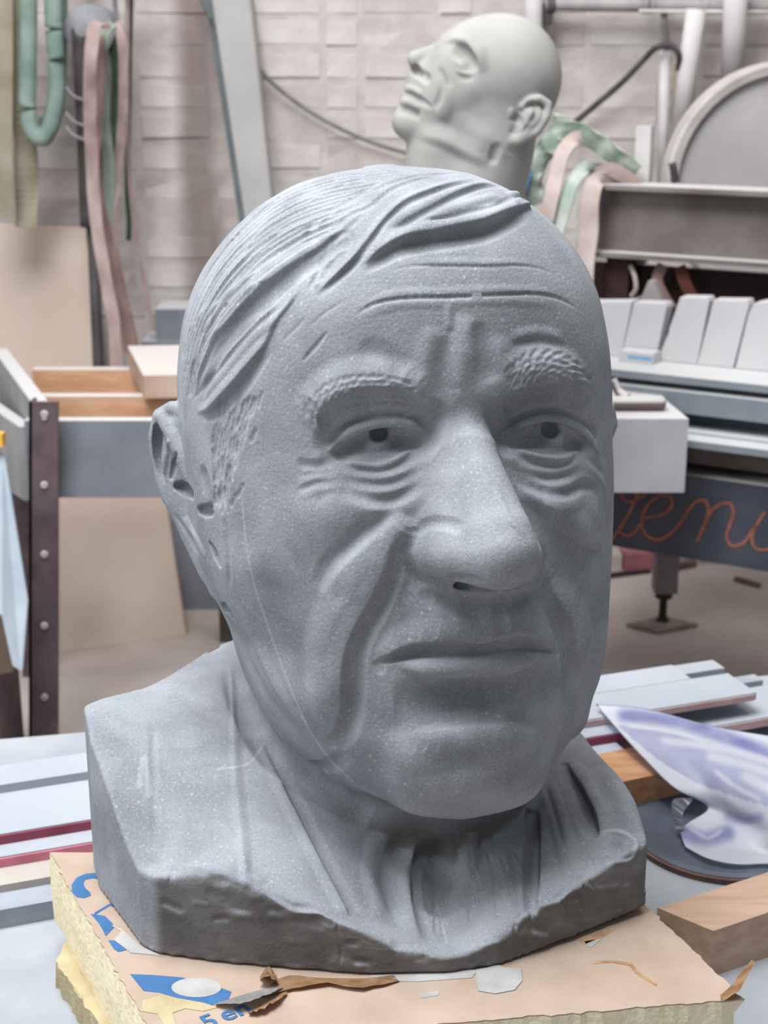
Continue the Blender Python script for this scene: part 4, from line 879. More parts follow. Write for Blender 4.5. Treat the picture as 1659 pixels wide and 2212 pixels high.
strip('broad white stone strip with a dark red painted edge', 1640, 1787, .664, .678, L0, sr(1445, 1560, .678), M_white, M_red)
strip('narrow white stone strip on top of the stack, far side', 1640, 1682, .678, .690, L0, sr(1446, 1432, .69), M_white)
strip('white stone strip with rusty edge, sticking out right of the bust', 1462, 1527, .6785, .690, sr(1100, 1560, .69), sr(1622, 1488, .69), M_white, M_rust, 1450, on_z(100, 1682, .690)@nrmS-.001)
strip('grey-edged white stone strip behind the rusty-edged one', 1440, 1462, .650, .664, sr(1100, 1500, .664), sr(1570, 1446, .664), M_white, None, 1450)
strip('white stone strip running out of frame under the poster', 1490, 1560, .640, .654, sr(1200, 1600, .654), sr(1760, 1500, .654), M_white, M_rust, 1600)
strip('grey stone strip at the back of the bench, right end', 1462, 1478, .622, .640, sr(1300, 1500, .64), sr(1650, 1470, .64), M_greyS, None, 1600)
# ------------------------------------------------------------------ left background
M_dustw = rgb(214, 210, 208)
M_pl = mat('grey plank', rgb(132, 138, 146), rgb(116, 122, 130), .8, 6, .2, 40, dust=rgb(196, 194, 194), dust_lo=.6)
M_or = mat('orange timber', rgb(208, 166, 134), rgb(188, 142, 108), .75, 8, .2, 40, stretch=(1, 6, 6), dust=rgb(198, 194, 192), dust_lo=.6)
M_gl = mat('pale grey plank', rgb(168, 168, 168), rgb(150, 150, 152), .8, 8, .2, 40, dust=rgb(192, 190, 190), dust_lo=.5)
M_post = mat('rust-brown steel', rgb(100, 86, 90), rgb(78, 66, 72), .65, 14, .2)
M_hole = mat('bare punched metal', rgb(190, 182, 182), rgb(160, 150, 150), .5, 40)
tr = thing('trestle_frame', 'open wooden trestle frame with a rust-brown punched steel post', 'trestle', (-.5, 3.4, 0))
Yf = 3.2; zt = float(on_y(200, 909, Yf)[2]); zb = float(on_y(200, 1075, Yf)[2]); xl = float(on_y(52, 909, Yf)[0])
box('front_plank', (xl, Yf, zb), (.85, 0, 0), (0, .035, 0), (0, 0, zt-zb), M_pl, tr)
for yy, yb in ((857, 905), (799, 850)):
    Yk = float(on_z(200, yy, zt)[1]); zz = zt-.16; x0 = float(on_z(52, yy, zt)[0])
    box('cross_plank', (x0+.02, Yk, zz), (.82, 0, 0), (0, .04, 0), (0, 0, zt-zz), M_or, tr)
pn = on_y(106, 868, Yf-.01); pf = on_z(16, 752, pn[2]); dv = pf-pn
prism('side_plank', [pn, pf, pf-np.array([0, 0, .17]), pn-np.array([0, 0, .17])], (-.035, -.012, 0), M_gl, tr)
prism('side_plank', [pn+np.array([-.045, .03, -.06]), pf+np.array([-.05, -.1, -.09]), pf+np.array([-.05, -.1, -.30]), pn+np.array([-.045, .03, -.235])], (-.03, -.012, 0), M_gl, tr)
a, c = on_y(62, 868, Yf-.045), on_y(126, 868, Yf-.045); yb_ = 1106+3190*math.tan(math.atan2(CAM_Z, Yf-.045)-PITCH); e, f = on_y(62, yb_, Yf-.045), on_y(126, yb_, Yf-.045)
prism('post', [a, c, f, e], (0, .008, 0), M_post, tr, .001)
prism('post_flange', [a, a+np.array([.008, 0, 0]), e+np.array([.008, 0, 0]), e], (0, .045, 0), M_post, tr, .001)
for py in (895, 1048, 1198, 1352, 1506):
    p = on_y(96, py, Yf-.046); bm = bmesh.new(); lathe(bm, p, (0, -1, 0), [(0, .0095), (.003, .0075), (.004, .004), (.002, .002)], 12); from_bm('bolt', bm, M_hole, tr, smooth=True)
    if py == 895:
        bm = bmesh.new(); lathe(bm, on_y(96, 878+24, Yf-.046), (0, -1, 0), [(0, .007), (.003, .006), (.003, 0)], 10); from_bm('bolt', bm, M_hole, tr)
for xx, yy in ((xl+.77, Yf+.04), (xl+.77, Yf+.50), (-.98, Yf+.50)):
    box('back_leg', (xx, yy, 0), (.045, 0, 0), (0, .045, 0), (0, 0, zb+.02), M_post, tr)
bw = on_y(355, 806, 3.75); tag(box('wood_offcut', np.array([bw[0], 3.42, zt+.0015]), (.2, .02, 0), (-.10, .38, 0), (0, 0, .055), mat('dusty pine', rgb(206, 180, 162), rgb(186, 156, 136), .8, 9, dust=rgb(200, 192, 188)), None, .003), 'pinkish pine offcut lying on the trestle beside the bust', 'timber')
# leaning boards under and behind
M_ply = mat('dusty plywood', rgb(208, 192, 180), rgb(194, 176, 163), .85, 3, .15, 60, lo=.3, hi=.7)
M_sheet = mat('blue-grey sheet', rgb(132, 136, 144), rgb(112, 116, 126), .6, 4, .1, lo=.3, hi=.7)
q = [on_z(402, 1372, 0), on_z(100, 1412, 0), on_y(100, 1040, 4.10), on_y(352, 1040, 4.19)]
tag(prism('plywood_board', q, (0, .02, 0), M_ply, None, .001, center=(q[0]+q[1])/2), 'beige plywood board leaning on the floor behind the trestle', 'board')
q = [on_z(520, 1316, 0), on_z(330, 1318, 0), on_y(330, 1010, 4.36), on_y(520, 1010, 4.36)]
tag(prism('metal_sheet', q, (0, .006, 0), M_sheet, None, .0005, center=(q[0]+q[1])/2), 'blue-grey metal sheet leaning behind the beige board', 'sheet')
q = on_z(484, 1388, 0); tag(box('iron_post', (q[0]-.012, q[1], 0), (.06, 0, 0), (0, .05, 0), (0, 0, .42), mat('olive iron', rgb(92, 86, 72), rgb(76, 70, 60), .8, 20), None, .003), 'short dark olive post on the floor behind the shoulder', 'post')
bl = on_z(0, 1300, 0)
q = [(-1.62, 4.44, 0), (-.82, 4.46, 0), on_y(184, 492, 4.59), on_y(-260, 470, 4.57)]
tag(prism('plywood_sheet', [np.array(p) for p in q], (-.005, .02, 0), M_ply, None, .001, center=(-1.1, 4.25, 0)), 'tall beige plywood panel leaning on the wall below the slings', 'board')
M_bag = mat('pale blue sheet', rgb(180, 192, 202), rgb(158, 170, 182), .7, 6, .2)
q = [on_y(-40, 950, 3.05), on_y(12, 985, 3.05), on_y(58, 1310, 2.98), on_z(50, 1452, .28), on_z(24, 1456, .28), on_y(-40, 1310, 2.98)]
b0 = thing('stacked_sheets', 'pale blue-grey sheets propped at the left edge, beside the steel post', 'sheet', (-.95, 3.0, 0))
prism('sheet', [on_y(-60, 950, 3.12), on_y(10, 985, 3.12), on_y(60, 1300, 3.0), on_y(48, 1452, 2.95), on_y(26, 1440, 2.95), on_y(2, 1330, 2.97), on_y(-60, 1280, 3.0)], (0, .012, 0), M_bag, b0, .004, 2)
prism('sheet', [on_y(-60, 1300, 2.98), on_y(2, 1335, 2.97), on_y(30, 1452, 2.95), on_y(-60, 1470, 2.95)], (0, .012, 0), mat('brown board', rgb(104, 88, 78), rgb(84, 70, 62), .8, 8), b0, .002)
box('support', (-1.25, 2.98, 0), (.40, 0, 0), (0, .2, 0), (0, 0, float(on_y(0, 1440, 2.95)[2])), M_post, b0)
tag(box('orange_handle', on_y(-30, 966, 3.1), (.036, 0, 0), (0, .03, 0), (0, 0, .028), mat('orange plastic', rgb(240, 190, 80), rgb(226, 172, 60), .5, 10), None, .006, 2), 'small orange handle at the left edge above the pale sheets', 'handle')
# stone blocks stacked by the wall
M_blk = mat('dark bluestone', rgb(126, 132, 140), rgb(108, 114, 122), .8, 8, .3, dust=rgb(186, 186, 188), dust_lo=.6)
def blk(lab, px0, px1, y0, y1, Y, d, nm='stone_block'):
    a = on_y(px0, y1, Y); c = on_y(px1, y0, Y); tag(box(nm, a, (c[0]-a[0], 0, 0), (0, d, 0), (0, 0, c[2]-a[2]), M_blk, None, .004, 2), lab, 'stone', 'bluestone blocks stacked by the wall')
Yb = 4.43; zl = [float(on_y(380, y, Yb)[2]) for y in (736, 796)]
blk('upper bluestone block with dusty top, behind the hair', 338, 440, 668, 736, Yb, .17)
blk('lower bluestone block, topped by a smaller one', 308, 450, 738, 796, Yb-.01, .18)
a = on_y(300, 797, Yb-.02); tag(box('stone_plinth', (a[0], Yb-.02, 0), (.27, 0, 0), (0, .20, 0), (0, 0, float(on_y(300, 797, Yb-.01)[2])), M_blk, None, .004), 'tall bluestone plinth behind the trestle carrying two blocks', 'stone')
# leaning grey channel and slack cable
M_alu = mat('dull grey aluminium', rgb(158, 156, 155), rgb(146, 144, 143), .6, 5, .1)
ch = thing('metal_channel', 'long grey aluminium channel leaning on the brick wall', 'channel', (-.30, 4.2, 0))
tA, tB = on_y(452, -40, 4.60), on_y(534, -40, 4.60); bA, bB = on_y(530, 480, 4.38), on_y(590, 480, 4.38); k = -bA[2]/(tA[2]-bA[2])*-1
fA = bA+(bA-tA)*(bA[2]/(tA[2]-bA[2])); fB = bB+(bB-tB)*(bB[2]/(tB[2]-bB[2]))
prism('web', [tA, tB, fB, fA], (0, .006, 0), M_alu, ch, .0008)
prism('flange', [tA+np.array([-.016, -.02, 0]), tA, fA, fA+np.array([-.016, -.02, 0])], (.004, .004, 0), mat('flange shade grey', rgb(104, 112, 116), rgb(88, 96, 100), .6, 8), ch, .0006)  # left flange: shadow on the channel's side put into a darker grey
prism('flange', [tB, tB+np.array([.006, .03, 0]), fB+np.array([.006, .03, 0]), fB], (.004, .002, 0), M_alu, ch, .0006)
tag(tube('cable', [on_y(538, 118, 4.55), on_y(580, 170, 4.58), on_y(650, 228, 4.6), on_y(720, 270, 4.6), on_y(790, 302, 4.6), on_y(870, 328, 4.6), on_y(980, 345, 4.6)], .0065, mat('grey cable', rgb(132, 128, 128), rgb(116, 112, 112), .7, 20), None, 8), 'slack grey cable sagging across the brick wall to the pale head', 'cable')
tag(tube('cable', [on_y(418, -40, 4.54), on_y(440, 8, 4.53), on_y(458, 44, 4.53)], .006, MATS['flange shade grey'], None, 8), 'short dark cable at the top of the leaning channel', 'cable')
# sling rack
M_ir = mat('sooty iron', rgb(78, 74, 76), rgb(58, 54, 56), .6, 12, .2); M_drum = mat('grey drum', rgb(150, 150, 156), rgb(120, 118, 124), .55, 8, dust=rgb(190, 186, 186))
rk = thing('sling_rack', 'sooty iron pole with a grey drum arm holding lifting slings', 'rack', (-.9, 4.3, 0))
Yr = 4.38; pt = on_y(182, 60, Yr); pm = on_y(200, 490, Yr); pb = pm+(pm-pt)*(pm[2]/(pt[2]-pm[2])); pb[2] = 0
tube('pole', [pb, pm], .017, M_ir, rk, 12); tube('pole_sleeve', [pm+np.array([0, 0, .0]), on_y(192, 270, Yr), pt], .036, M_ir, rk, 14)
bm = bmesh.new(); lathe(bm, on_y(205, 68, Yr+.20), (.10, -1, 0), [(0, .075), (.02, .078), (.03, .06), (.16, .058), (.17, .07), (.19, .07), (.196, .014), (.40, .014), (.404, .02), (.41, .02), (.412, 0)], 28); from_bm('drum', bm, M_drum, rk, smooth=False)
for y0 in (190, 245, 275): tube('wire_wrap', [on_y(143, y0, Yr-.04), on_y(160, y0+18, Yr-.05), on_y(186, y0+28, Yr-.045)], .004, M_drum, rk, 6)
box('wall_arm', on_y(170, 90, Yr), (.04, 0, 0), (0, WALL_Y-Yr, 0), (0, 0, .04), M_ir, rk)
rail = thing('hanging_rail', 'iron rail above the slings on the brick wall', 'rail', on_y(60, -60, 4.4))
tube('bar', [on_y(-200, -62, 4.4), on_y(330, -62, 4.4)], .02, M_ir, rail); box('bracket', on_y(150, -66, 4.4), (.03, 0, 0), (0, WALL_Y-4.4, 0), (0, 0, .03), M_ir, rail)
M_pk = mat('dusty pink webbing', rgb(170, 152, 147), rgb(148, 129, 124), .9, 14, .3, 200); M_pkd = mat('brown webbing', rgb(138, 114, 108), rgb(116, 94, 90), .9, 14, .3, 200)
M_gr = mat('green webbing', rgb(150, 166, 154), rgb(118, 140, 124), .9, 14, .3, 120); M_gr2 = mat('bright green sling', rgb(146, 162, 154), rgb(112, 134, 124), .9, 9, .3, 120); M_olv = mat('olive webbing', rgb(158, 151, 136), rgb(134, 126, 108), .9, 8, .3, 120)
GS = 'lifting slings hung at the left of the wall'
W = lambda L, Y: [on_y(a, c, Y+(L_[0] if (L_ := t[2:]) else 0)) for t in L for a, c in (t[:2],)]
def sl(lab, L, Y, w, m, th=.006, tw=.0, nm='sling'): tag(strap(nm, W(L, Y), w*.00135, th, m, None, twist=tw), lab, 'sling', GS)
sl('broad dusty pink sling draped over the front of the drum', [(218, 50, -.02), (203, 62, -.10), (197, 110, -.13), (194, 200, -.11), (198, 330, -.08), (206, 460, -.08), (228, 600, -.10), (246, 700, -.12), (252, 800, -.15)], 4.24, 26, M_pk, tw=.2)
sl('brown sling curving right behind the pink one', [(226, 50, .03), (216, 70, .0), (212, 200, -.03), (206, 380, -.04), (226, 500, -.05), (252, 600, -.06), (276, 700, -.08), (296, 800, -.12)], 4.29, 27, M_pkd, tw=.25)
sl('green sling hanging behind the pink slings', [(240, 52, .02), (224, 74, -.05), (220, 160, -.03), (228, 280, -.03), (236, 370, -.03), (234, 450, -.03), (230, 490, -.03)], 4.335, 22, M_gr)
sl('dark green sling end showing behind the drum', [(243, 52, .05), (243, 80, .04), (250, 160, .05), (247, 240, .06), (246, 330, .06)], 4.38, 17, mat('dark green webbing', rgb(76, 94, 78), rgb(56, 72, 58), .9, 14), nm='sling')
sl('long pale pink sling hanging right of the drum', [(252, 50, .03), (262, 80, 0), (266, 160, 0), (263, 280, 0), (252, 380, 0), (244, 450, -.02), (246, 540, -.02), (262, 620, -.02), (272, 700, -.03), (268, 760, -.03)], 4.33, 20, M_pk, tw=.2)
sl('narrow pink sling running down to the stone blocks', [(276, -60, .05), (275, 100, .05), (277, 330, .05), (285, 440, .04), (302, 560, .03), (326, 680, .02), (336, 715, .02)], 4.42, 9, M_pk)
sl('narrow dark green sling between two pink ones', [(284, -60, .06), (276, 330, .06), (275, 420, .06), (279, 480, .06), (278, 520, .06)], 4.44, 11, MATS['dark green webbing'])
sl('narrow grey sling at the top beside the drum', [(244, -60, .03), (248, 0, .03), (254, 70, .03), (262, 120, .03)], 4.40, 10, mat('grey webbing', rgb(130, 126, 130), rgb(112, 108, 112), .9, 14))
sl('olive sling at the left edge of the picture', [(12, -70, 0), (13, 120, 0), (12, 300, -.01), (13, 470, 0)], 4.36, 30, M_olv)
sl('olive sling with brown folds behind the green loop', [(44, -70, .05), (46, 120, .05), (54, 300, .05), (58, 400, .05), (58, 492, .05)], 4.36, 52, M_olv, tw=.3)
def loop(lab, L, Y, r, m): tag(tube('round_sling', W(L, Y), r*.00135, m, None, 12, scale=None), lab, 'sling', GS)
loop('bright green round sling hanging in a deep loop', [(62, -70, 0), (62, 60, 0), (60, 180, 0), (60, 240, 0), (72, 286, .0), (90, 300, .0), (106, 280, .0), (118, 240, 0), (122, 150, 0), (116, 60, 0), (112, -70, 0)], 4.34, 18, M_gr2)
loop('second green round sling behind the looped one', [(128, -70, .0), (126, 60, .0), (124, 160, .0), (118, 230, .0), (104, 268, .0), (90, 272, .0)], 4.44, 19, M_gr2)
# ------------------------------------------------------------------ pale head on its stand
def build_head2():
    Y0 = 3.02; dep = float((on_y(1000, 250, Y0)-CAMP)@FWD); U = dep/FPX
    def Q(px, py, w): p = on_y(px, py, Y0); return p-np.array([0, 1, 0])*w*U
    h = .0034; lo = on_y(820, 470, Y0)+np.array([-.03, -.22, -.06]); hi = on_y(1235, 20, Y0)+np.array([.02, .24, .03])
    K = Carve(lo, hi, h, U); X, Y, Z = K.grid(); d = np.full(X.shape, 1.0)
    def ball(d, px, py, w, rx, ry, rz, k):
        c = Q(px, py, w); q = np.sqrt(((X-c[0])/(rx*U))**2+((Y-c[1])/(ry*U))**2+((Z-c[2])/(rz*U))**2); return smin(d, (q-1)*min(rx, ry, rz)*U, k*U)
    d = ball(d, 1088, 168, 0, 124, 118, 130, 1); d = ball(d, 1045, 150, 8, 118, 104, 104, 30); d = ball(d, 1020, 190, 10, 110, 100, 110, 30)
    d = ball(d, 985, 225, 8, 100, 88, 100, 30); d = ball(d, 1060, 270, 10, 90, 98, 80, 30)
    K.refine(d)
    cap = lambda pts, r, k, sub=False: K.capsule(np.array([Q(*p) for p in pts]), np.asarray(r, float)*U, k*U, sub)
    cap([(1050, 320, 6), (1010, 470, 0)], [104, 112], 26); cap([(960, 330, 6), (950, 470, 0)], [84, 92], 22)      # neck
    cap([(1065, 310, 62), (985, 292, 52), (905, 268, 24)], [36, 34, 34], 26)                                         # jaw
    cap([(902, 215, 16)], [38], 18); cap([(925, 175, 14)], [46], 18)
    cap([(978, 103, 12), (930, 116, 18), (899, 128, 20)], [15, 17, 19], 9); cap([(936, 158, 40), (926, 152, 34)], [14, 13], 7)
    cap([(962, 92, 24), (1000, 92, 66), (1030, 116, 96)], [12, 15, 15], 12)
    cap([(1010, 190, 84), (980, 220, 70)], [26, 24], 24); cap([(884, 262, 18)], [38], 14)
    st = lambda *a, **k: K.stroke(*a, t0=2.55, t1=3.35, **k)
    br = [(956, 92), (982, 92), (1006, 98), (1024, 122), (1034, 160)]
    st(br, [20, 34, 40, 36, 24], [4, 11, 13, 12, 4], 'step', toward=(1060, 85), edge=.22, n=24)
    st([(978, 108), (998, 114), (1014, 132), (1022, 156)], [16, 22, 22, 14], [-14, -26, -26, -12], n=16)
    st([(1000, 140)], 17, 13); st([(986, 138), (996, 129), (1010, 136), (1020, 152)], 5, 6); st([(984, 150), (998, 157), (1018, 158)], 6, 6); st([(990, 164), (1006, 170), (1024, 166)], 8, -4)
    K.capsule(np.array([Q(900, 152, 34), Q(912, 162, 40)]), np.array([10, 8])*U, 4*U, True); st([(896, 150), (908, 160), (922, 170)], 12, -16)
    st([(948, 146), (958, 178), (952, 210), (937, 236)], [9, 12, 13, 10], -9); st([(968, 180), (964, 220), (954, 262)], 22, 5)
    st([(866, 202), (884, 204), (906, 216), (934, 233)], [6, 9, 9, 5], [-8, -13, -13, -7]); st([(868, 190), (888, 192), (912, 206)], 9, 7); st([(864, 220), (882, 221), (908, 234)], 10, 9); st([(862, 238), (882, 241), (908, 252)], 11, -9)
    st([(900, 296), (960, 314), (1000, 334), (1052, 360)], [30, 44, 48, 40], [5, 12, 13, 8], 'step', toward=(980, 260), edge=.3, n=20); st([(1066, 342), (1072, 322)], 15, -10); st([(1000, 270), (1040, 300)], 34, 5)
    # ear
    cap([(1086, 300, 96), (1112, 298, 100), (1150, 280, 104), (1172, 246, 104), (1174, 222, 102), (1158, 210, 102), (1134, 214, 104), (1118, 226, 104)], [11, 11, 9, 8, 8, 8, 8, 7], 5)
    cap([(1140, 246, 94), (1120, 276, 92)], [24, 22], 8); st([(1136, 232), (1152, 226), (1160, 240), (1146, 268)], 8, -13, taper=(.1, .2)); st([(1112, 256), (1122, 262), (1116, 278)], 11, -16, taper=(0, 0)); st([(1104, 240), (1106, 262)], 9, 6)
    st([(1098, 284), (1124, 286), (1146, 268)], 6, -6); st([(1095, 320), (1125, 345), (1140, 366)], 4, -6)
    pts, quads = K.mesh(); g = K.grad(pts, .9); z0 = lo[2]+.03
    me = mesh_from('pale_head', pts-np.array([pts[:, 0].mean(), Y0, z0]), quads, g)
    return me, np.array([pts[:, 0].mean(), Y0, z0]), K
me2, c2_, K2 = build_head2()
M_pale = mat('pale plaster stone', rgb(164, 163, 160), rgb(149, 148, 145), .9, 14, .2, 120, lo=.3, hi=.7)
ph = thing('bald_head_sculpture', 'pale bald stone head looking up, behind the large grey bust', 'sculpture', c2_)
# ears are parts of their own
x_, y_ = proj(np.array([v.co for v in me2.vertices])+c2_); yy_ = np.array([v.co[1] for v in me2.vertices])
ear_ = in_poly(x_, y_, [(1078, 300), (1098, 236), (1120, 208), (1165, 200), (1184, 222), (1178, 262), (1150, 296), (1100, 318)]) & (yy_ < -.06)
qd = np.empty(len(me2.loops), np.int32); me2.loops.foreach_get('vertex_index', qd); qd = qd.reshape(-1, 4); vn = np.empty(len(me2.vertices)*3, np.float32); me2.vertices.foreach_get('co', vn); vn = vn.reshape(-1, 3); gg = K2.grad(vn+c2_, .9)
el = ear_[qd].all(1)
for nm, s in (('head', ~el), ('ear', el)):
    u, inv = np.unique(qd[s].ravel(), return_inverse=True); link(nm, mesh_from(nm, vn[u], inv.reshape(-1, 4), gg[u]), M_pale, ph)
st_ = thing('stand', 'plain wooden stand hidden behind the bust, carrying the pale head', 'stand', (c2_[0], 3.02, 0))
box('stand_top', (c2_[0]-.13, 2.88, c2_[2]-.064), (.28, 0, 0), (0, .28, 0), (0, 0, .03), M_ply, st_)
for dx in (-.12, .11):
    for dy in (2.89, 3.12): box('leg', (c2_[0]+dx, dy, 0), (.03, 0, 0), (0, .03, 0), (0, 0, c2_[2]-.064), M_ply, st_)
# ------------------------------------------------------------------ pipes on the wall
M_wp = mat('white painted pipe', rgb(208, 204, 204), rgb(190, 186, 186), .7, 8, .2); M_gp = mat('grey pipe', rgb(168, 162, 162), rgb(140, 134, 134), .7, 8, .2); M_bk = mat('black cable', rgb(84, 80, 82), rgb(64, 60, 62), .7, 20)
PG = 'pipes fixed to the brick wall'
def pipe(lab, L, Y, r, m, nm='pipe', n=None): tag(tube(nm, [on_y(a, c, Y) for a, c in L], r*.00138, m, None, 14, n), lab, 'pipe', PG)
pp = thing('water_pipe', 'horizontal grey pipe with clamps along the top right of the wall', 'pipe', on_y(1180, 12, 4.56), PG)
tube('pipe_run', [on_y(1178, 10, 4.56), on_y(1420, 12, 4.56), on_y(1760, 16, 4.56)], .019, M_gp, pp, 14)
for px in (1190, 1395, 1405, 1520):
    bm = bmesh.new(); lathe(bm, on_y(px, 11, 4.56), (1, 0, 0), [(-.012, .019), (-.010, .025), (.010, .025), (.012, .019)], 16); from_bm('clamp', bm, M_bk if px in (1190,) else M_gp, pp)
box('pipe_bracket', on_y(1176, 54, 4.55), (.024, 0, 0), (0, .08, 0), (0, 0, .06), M_bk, pp)
pipe('white upright pipe rising behind the pale head', [(1152, -90), (1152, 200)], 4.54, 19, M_wp)
pipe('thin pale conduit across the top right corner', [(1380, 24), (1760, 27)], 4.52, 4, M_wp, 'conduit')
pipe('thick white pipe below the horizontal run, tilted slightly', [(1503, 20), (1466, 300)], 4.50, 20, M_wp)
pipe('broad white pipe at the top right, right of the tilted one', [(1592, -80), (1582, 175)], 4.50, 25, M_wp)
pipe('short white pipe with the black cable bent over its top', [(1436, 112), (1430, 420)], 4.52, 11, M_wp)
pipe('yellowish thin pipe beside the thick white one', [(1462, 130), (1452, 420)], 4.56, 8, mat('yellowed pipe', rgb(182, 172, 152), rgb(160, 150, 134), .8, 10))
pipe('grey thin pipe left of the thick white one, reaching up', [(1428, -60), (1440, 110)], 4.58, 7, M_gp)
tag(tube('power_cable', [on_y(1235, 270, 4.6), on_y(1290, 224, 4.57), on_y(1350, 172, 4.54), on_y(1390, 130, 4.51), on_y(1420, 102, 4.48), on_y(1448, 98, 4.48), on_y(1464, 112, 4.48), on_y(1466, 150, 4.50)], .009, M_bk, None, 8), 'black cable climbing from the pale head to the short white pipe', 'cable')
# round saw guard
gd = thing('saw_guard', 'large round grey saw guard with a thick pale rim', 'guard', on_y(1690, 400, 4.0)); gc = on_y(1690, 396, 4.0); rr = 247*float((gc-CAMP)@FWD)/FPX
bm = bmesh.new(); lathe(bm, gc, (0, -1, 0), [(-.05, rr*.98), (0, rr*.985), (.004, rr*.95), (.006, .03), (.006, 0)], 64); from_bm('disc_cover', bm, mat('dusty grey panel', rgb(186, 182, 182), rgb(168, 164, 164), .85, 4, .2, 50), gd)
bm = bmesh.new(); lathe(bm, gc, (0, -1, 0), [(-.06, rr*.94), (-.06, rr*1.03), (.022, rr*1.03), (.026, rr*1.0), (.022, rr*.93), (-.0, rr*.92)], 64); from_bm('rim', bm, mat('pale rim', rgb(198, 192, 190), rgb(176, 168, 166), .7, 8), gd)
tube('hook_rod', [on_y(1452, 352, 3.9), on_y(1456, 372, 3.9), on_y(1452, 440, 3.9)], .010, M_bk, gd, 8); tube('arm', [gc+np.array([.2, 0, 0]), np.array([gc[0]+.2, gc[1]+.2, gc[2]]), np.array([gc[0]+.2, gc[1]+.2, 0])], .05, M_gp, gd, 12, 2)
# ------------------------------------------------------------------ machine bed with girder, ledges and lettered beam
mL = on_y(1300, 830, 3.45); mR = on_y(1659, 868, 3.25); mv_ = mR-mL; mv_[2] = 0; mv_ /= np.linalg.norm(mv_); kv = np.array([-mv_[1], mv_[0], 0])
def mp(px, py, off=0.0):                          # sight line meets the bed's upright front plane, 'off' metres behind it
    d = ray(np.float64(px), np.float64(py)); o = mL+kv*off; t = ((o-CAMP)@kv)/(d@kv); return CAMP+d*t
def zat(py, off=0.0): return float(mp(1400, py, off)[2])
M_web = mat('dusty girder steel', rgb(132, 124, 122), rgb(106, 96, 94), .75, 6, .2, 40, dust=rgb(192, 190, 188), dust_lo=.5)
M_drk = mat('dark rusty steel', rgb(62, 40, 38), rgb(40, 28, 28), .8, 8, .2)
M_blk2 = mat('black steel and gap shade', rgb(50, 46, 48), rgb(36, 34, 36), .8, 8)
M_led = mat('grey-blue stone ledge', rgb(132, 140, 146), rgb(116, 124, 132), .75, 6, .2, 50, dust=rgb(192, 193, 194), dust_lo=.5)
M_beam = mat('blue-black painted steel', rgb(66, 70, 82), rgb(52, 56, 68), .7, 8, .2, 40, dust=rgb(180, 175, 173), dust_lo=.6)
bed = thing('saw_bed', 'long dusty saw bed with stone ledges and a blue-black beam lettered in orange', 'machine', mL*np.array([1, 1, 0])); Lb = 1.7; o_ = lambda z, off, s=-.25: np.array([mL[0], mL[1], 0])+mv_*s+kv*off+np.array([0, 0, z])
def ledge(nm, y0, y1, off, dp, m, s=-.25, bev=.004): return box(nm, o_(zat(y1, off), off, s), mv_*(Lb-.25-s), kv*dp, (0, 0, zat(y0, off)-zat(y1, off)), m, bed, bev, 2)
ledge('top_ledge', 806, 822, -.05, .45, M_led); ledge('shadow_gap', 822, 840, .02, .3, M_blk2)  # second bar is black to paint the shade between the ledges
ledge('upper_ledge', 838, 884, -.06, .4, M_led); ledge('under_board', 884, 921, .0, .3, mat('slate grey board', rgb(92, 98, 108), rgb(78, 84, 94), .8, 8))
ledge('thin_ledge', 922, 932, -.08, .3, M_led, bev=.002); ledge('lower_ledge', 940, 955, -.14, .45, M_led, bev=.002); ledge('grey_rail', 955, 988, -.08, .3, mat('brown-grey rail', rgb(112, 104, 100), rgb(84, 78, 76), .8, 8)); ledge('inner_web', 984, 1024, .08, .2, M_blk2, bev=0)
bz0, bz1 = zat(1192, -.10), zat(1022, -.10)
box('lettered_beam', o_(bz0, -.10), mv_*1.9, kv*.02, (0, 0, bz1-bz0), M_beam, bed, .003); box('beam_flange', o_(bz1, -.10), mv_*1.9, kv*.16, (0, 0, .008), M_beam, bed, .001)
box('rear_frame', o_(.55, .36), mv_*1.9, kv*.03, (0, 0, zat(575, .36)-.55), M_drk, bed, 0)
M_org = mat('orange chalk paint', rgb(158, 94, 72), rgb(124, 80, 68), .8, 30)
for L in ([(1322, 1165), (1340, 1140), (1352, 1120), (1368, 1090), (1376, 1066), (1372, 1050)], [(1342, 1066), (1348, 1080), (1362, 1084), (1380, 1076), (1400, 1062)], [(1338, 1148), (1352, 1157), (1368, 1152), (1384, 1132)],
          [(1388, 1118), (1412, 1116), (1436, 1108), (1452, 1090), (1448, 1072), (1430, 1070), (1406, 1084), (1390, 1108), (1387, 1134), (1398, 1158), (1420, 1166), (1446, 1154), (1472, 1126), (1492, 1096), (1508, 1082), (1524, 1082), (1530, 1098), (1524, 1126), (1506, 1170)],
          [(1520, 1138), (1540, 1100), (1560, 1088), (1578, 1088), (1584, 1104), (1576, 1136), (1570, 1160), (1580, 1178), (1600, 1176), (1624, 1148), (1652, 1106)], [(1634, 1134), (1624, 1164), (1632, 1184), (1650, 1188), (1680, 1176), (1700, 1150)]):
    P = np.array([mp(a, c, -.1006) for a, c in L]); P = spline3(P, 8*len(L)); bm = bmesh.new(); sweep(bm, P, [(-.0030, -.0006), (.0030, -.0006), (.0030, .0006), (-.0030, .0006)], upref=kv); from_bm('painted_letter', bm, M_org, bed)
lg = mp(1436, 1190, -.04); M_leg = mat('grey leg steel', rgb(128, 122, 124), rgb(108, 102, 104), .7, 10)
fl_ = on_z(1430, 1350, 0); lx = np.array([fl_[0], fl_[1], 0]); tl = on_y(1436, 1276, fl_[1]); 
box('leg', lx+np.array([-.032, -.03, tl[2]]), (.066, 0, 0), (0, .06, 0), (0, 0, bz0+.02-tl[2]), M_leg, bed, .003)
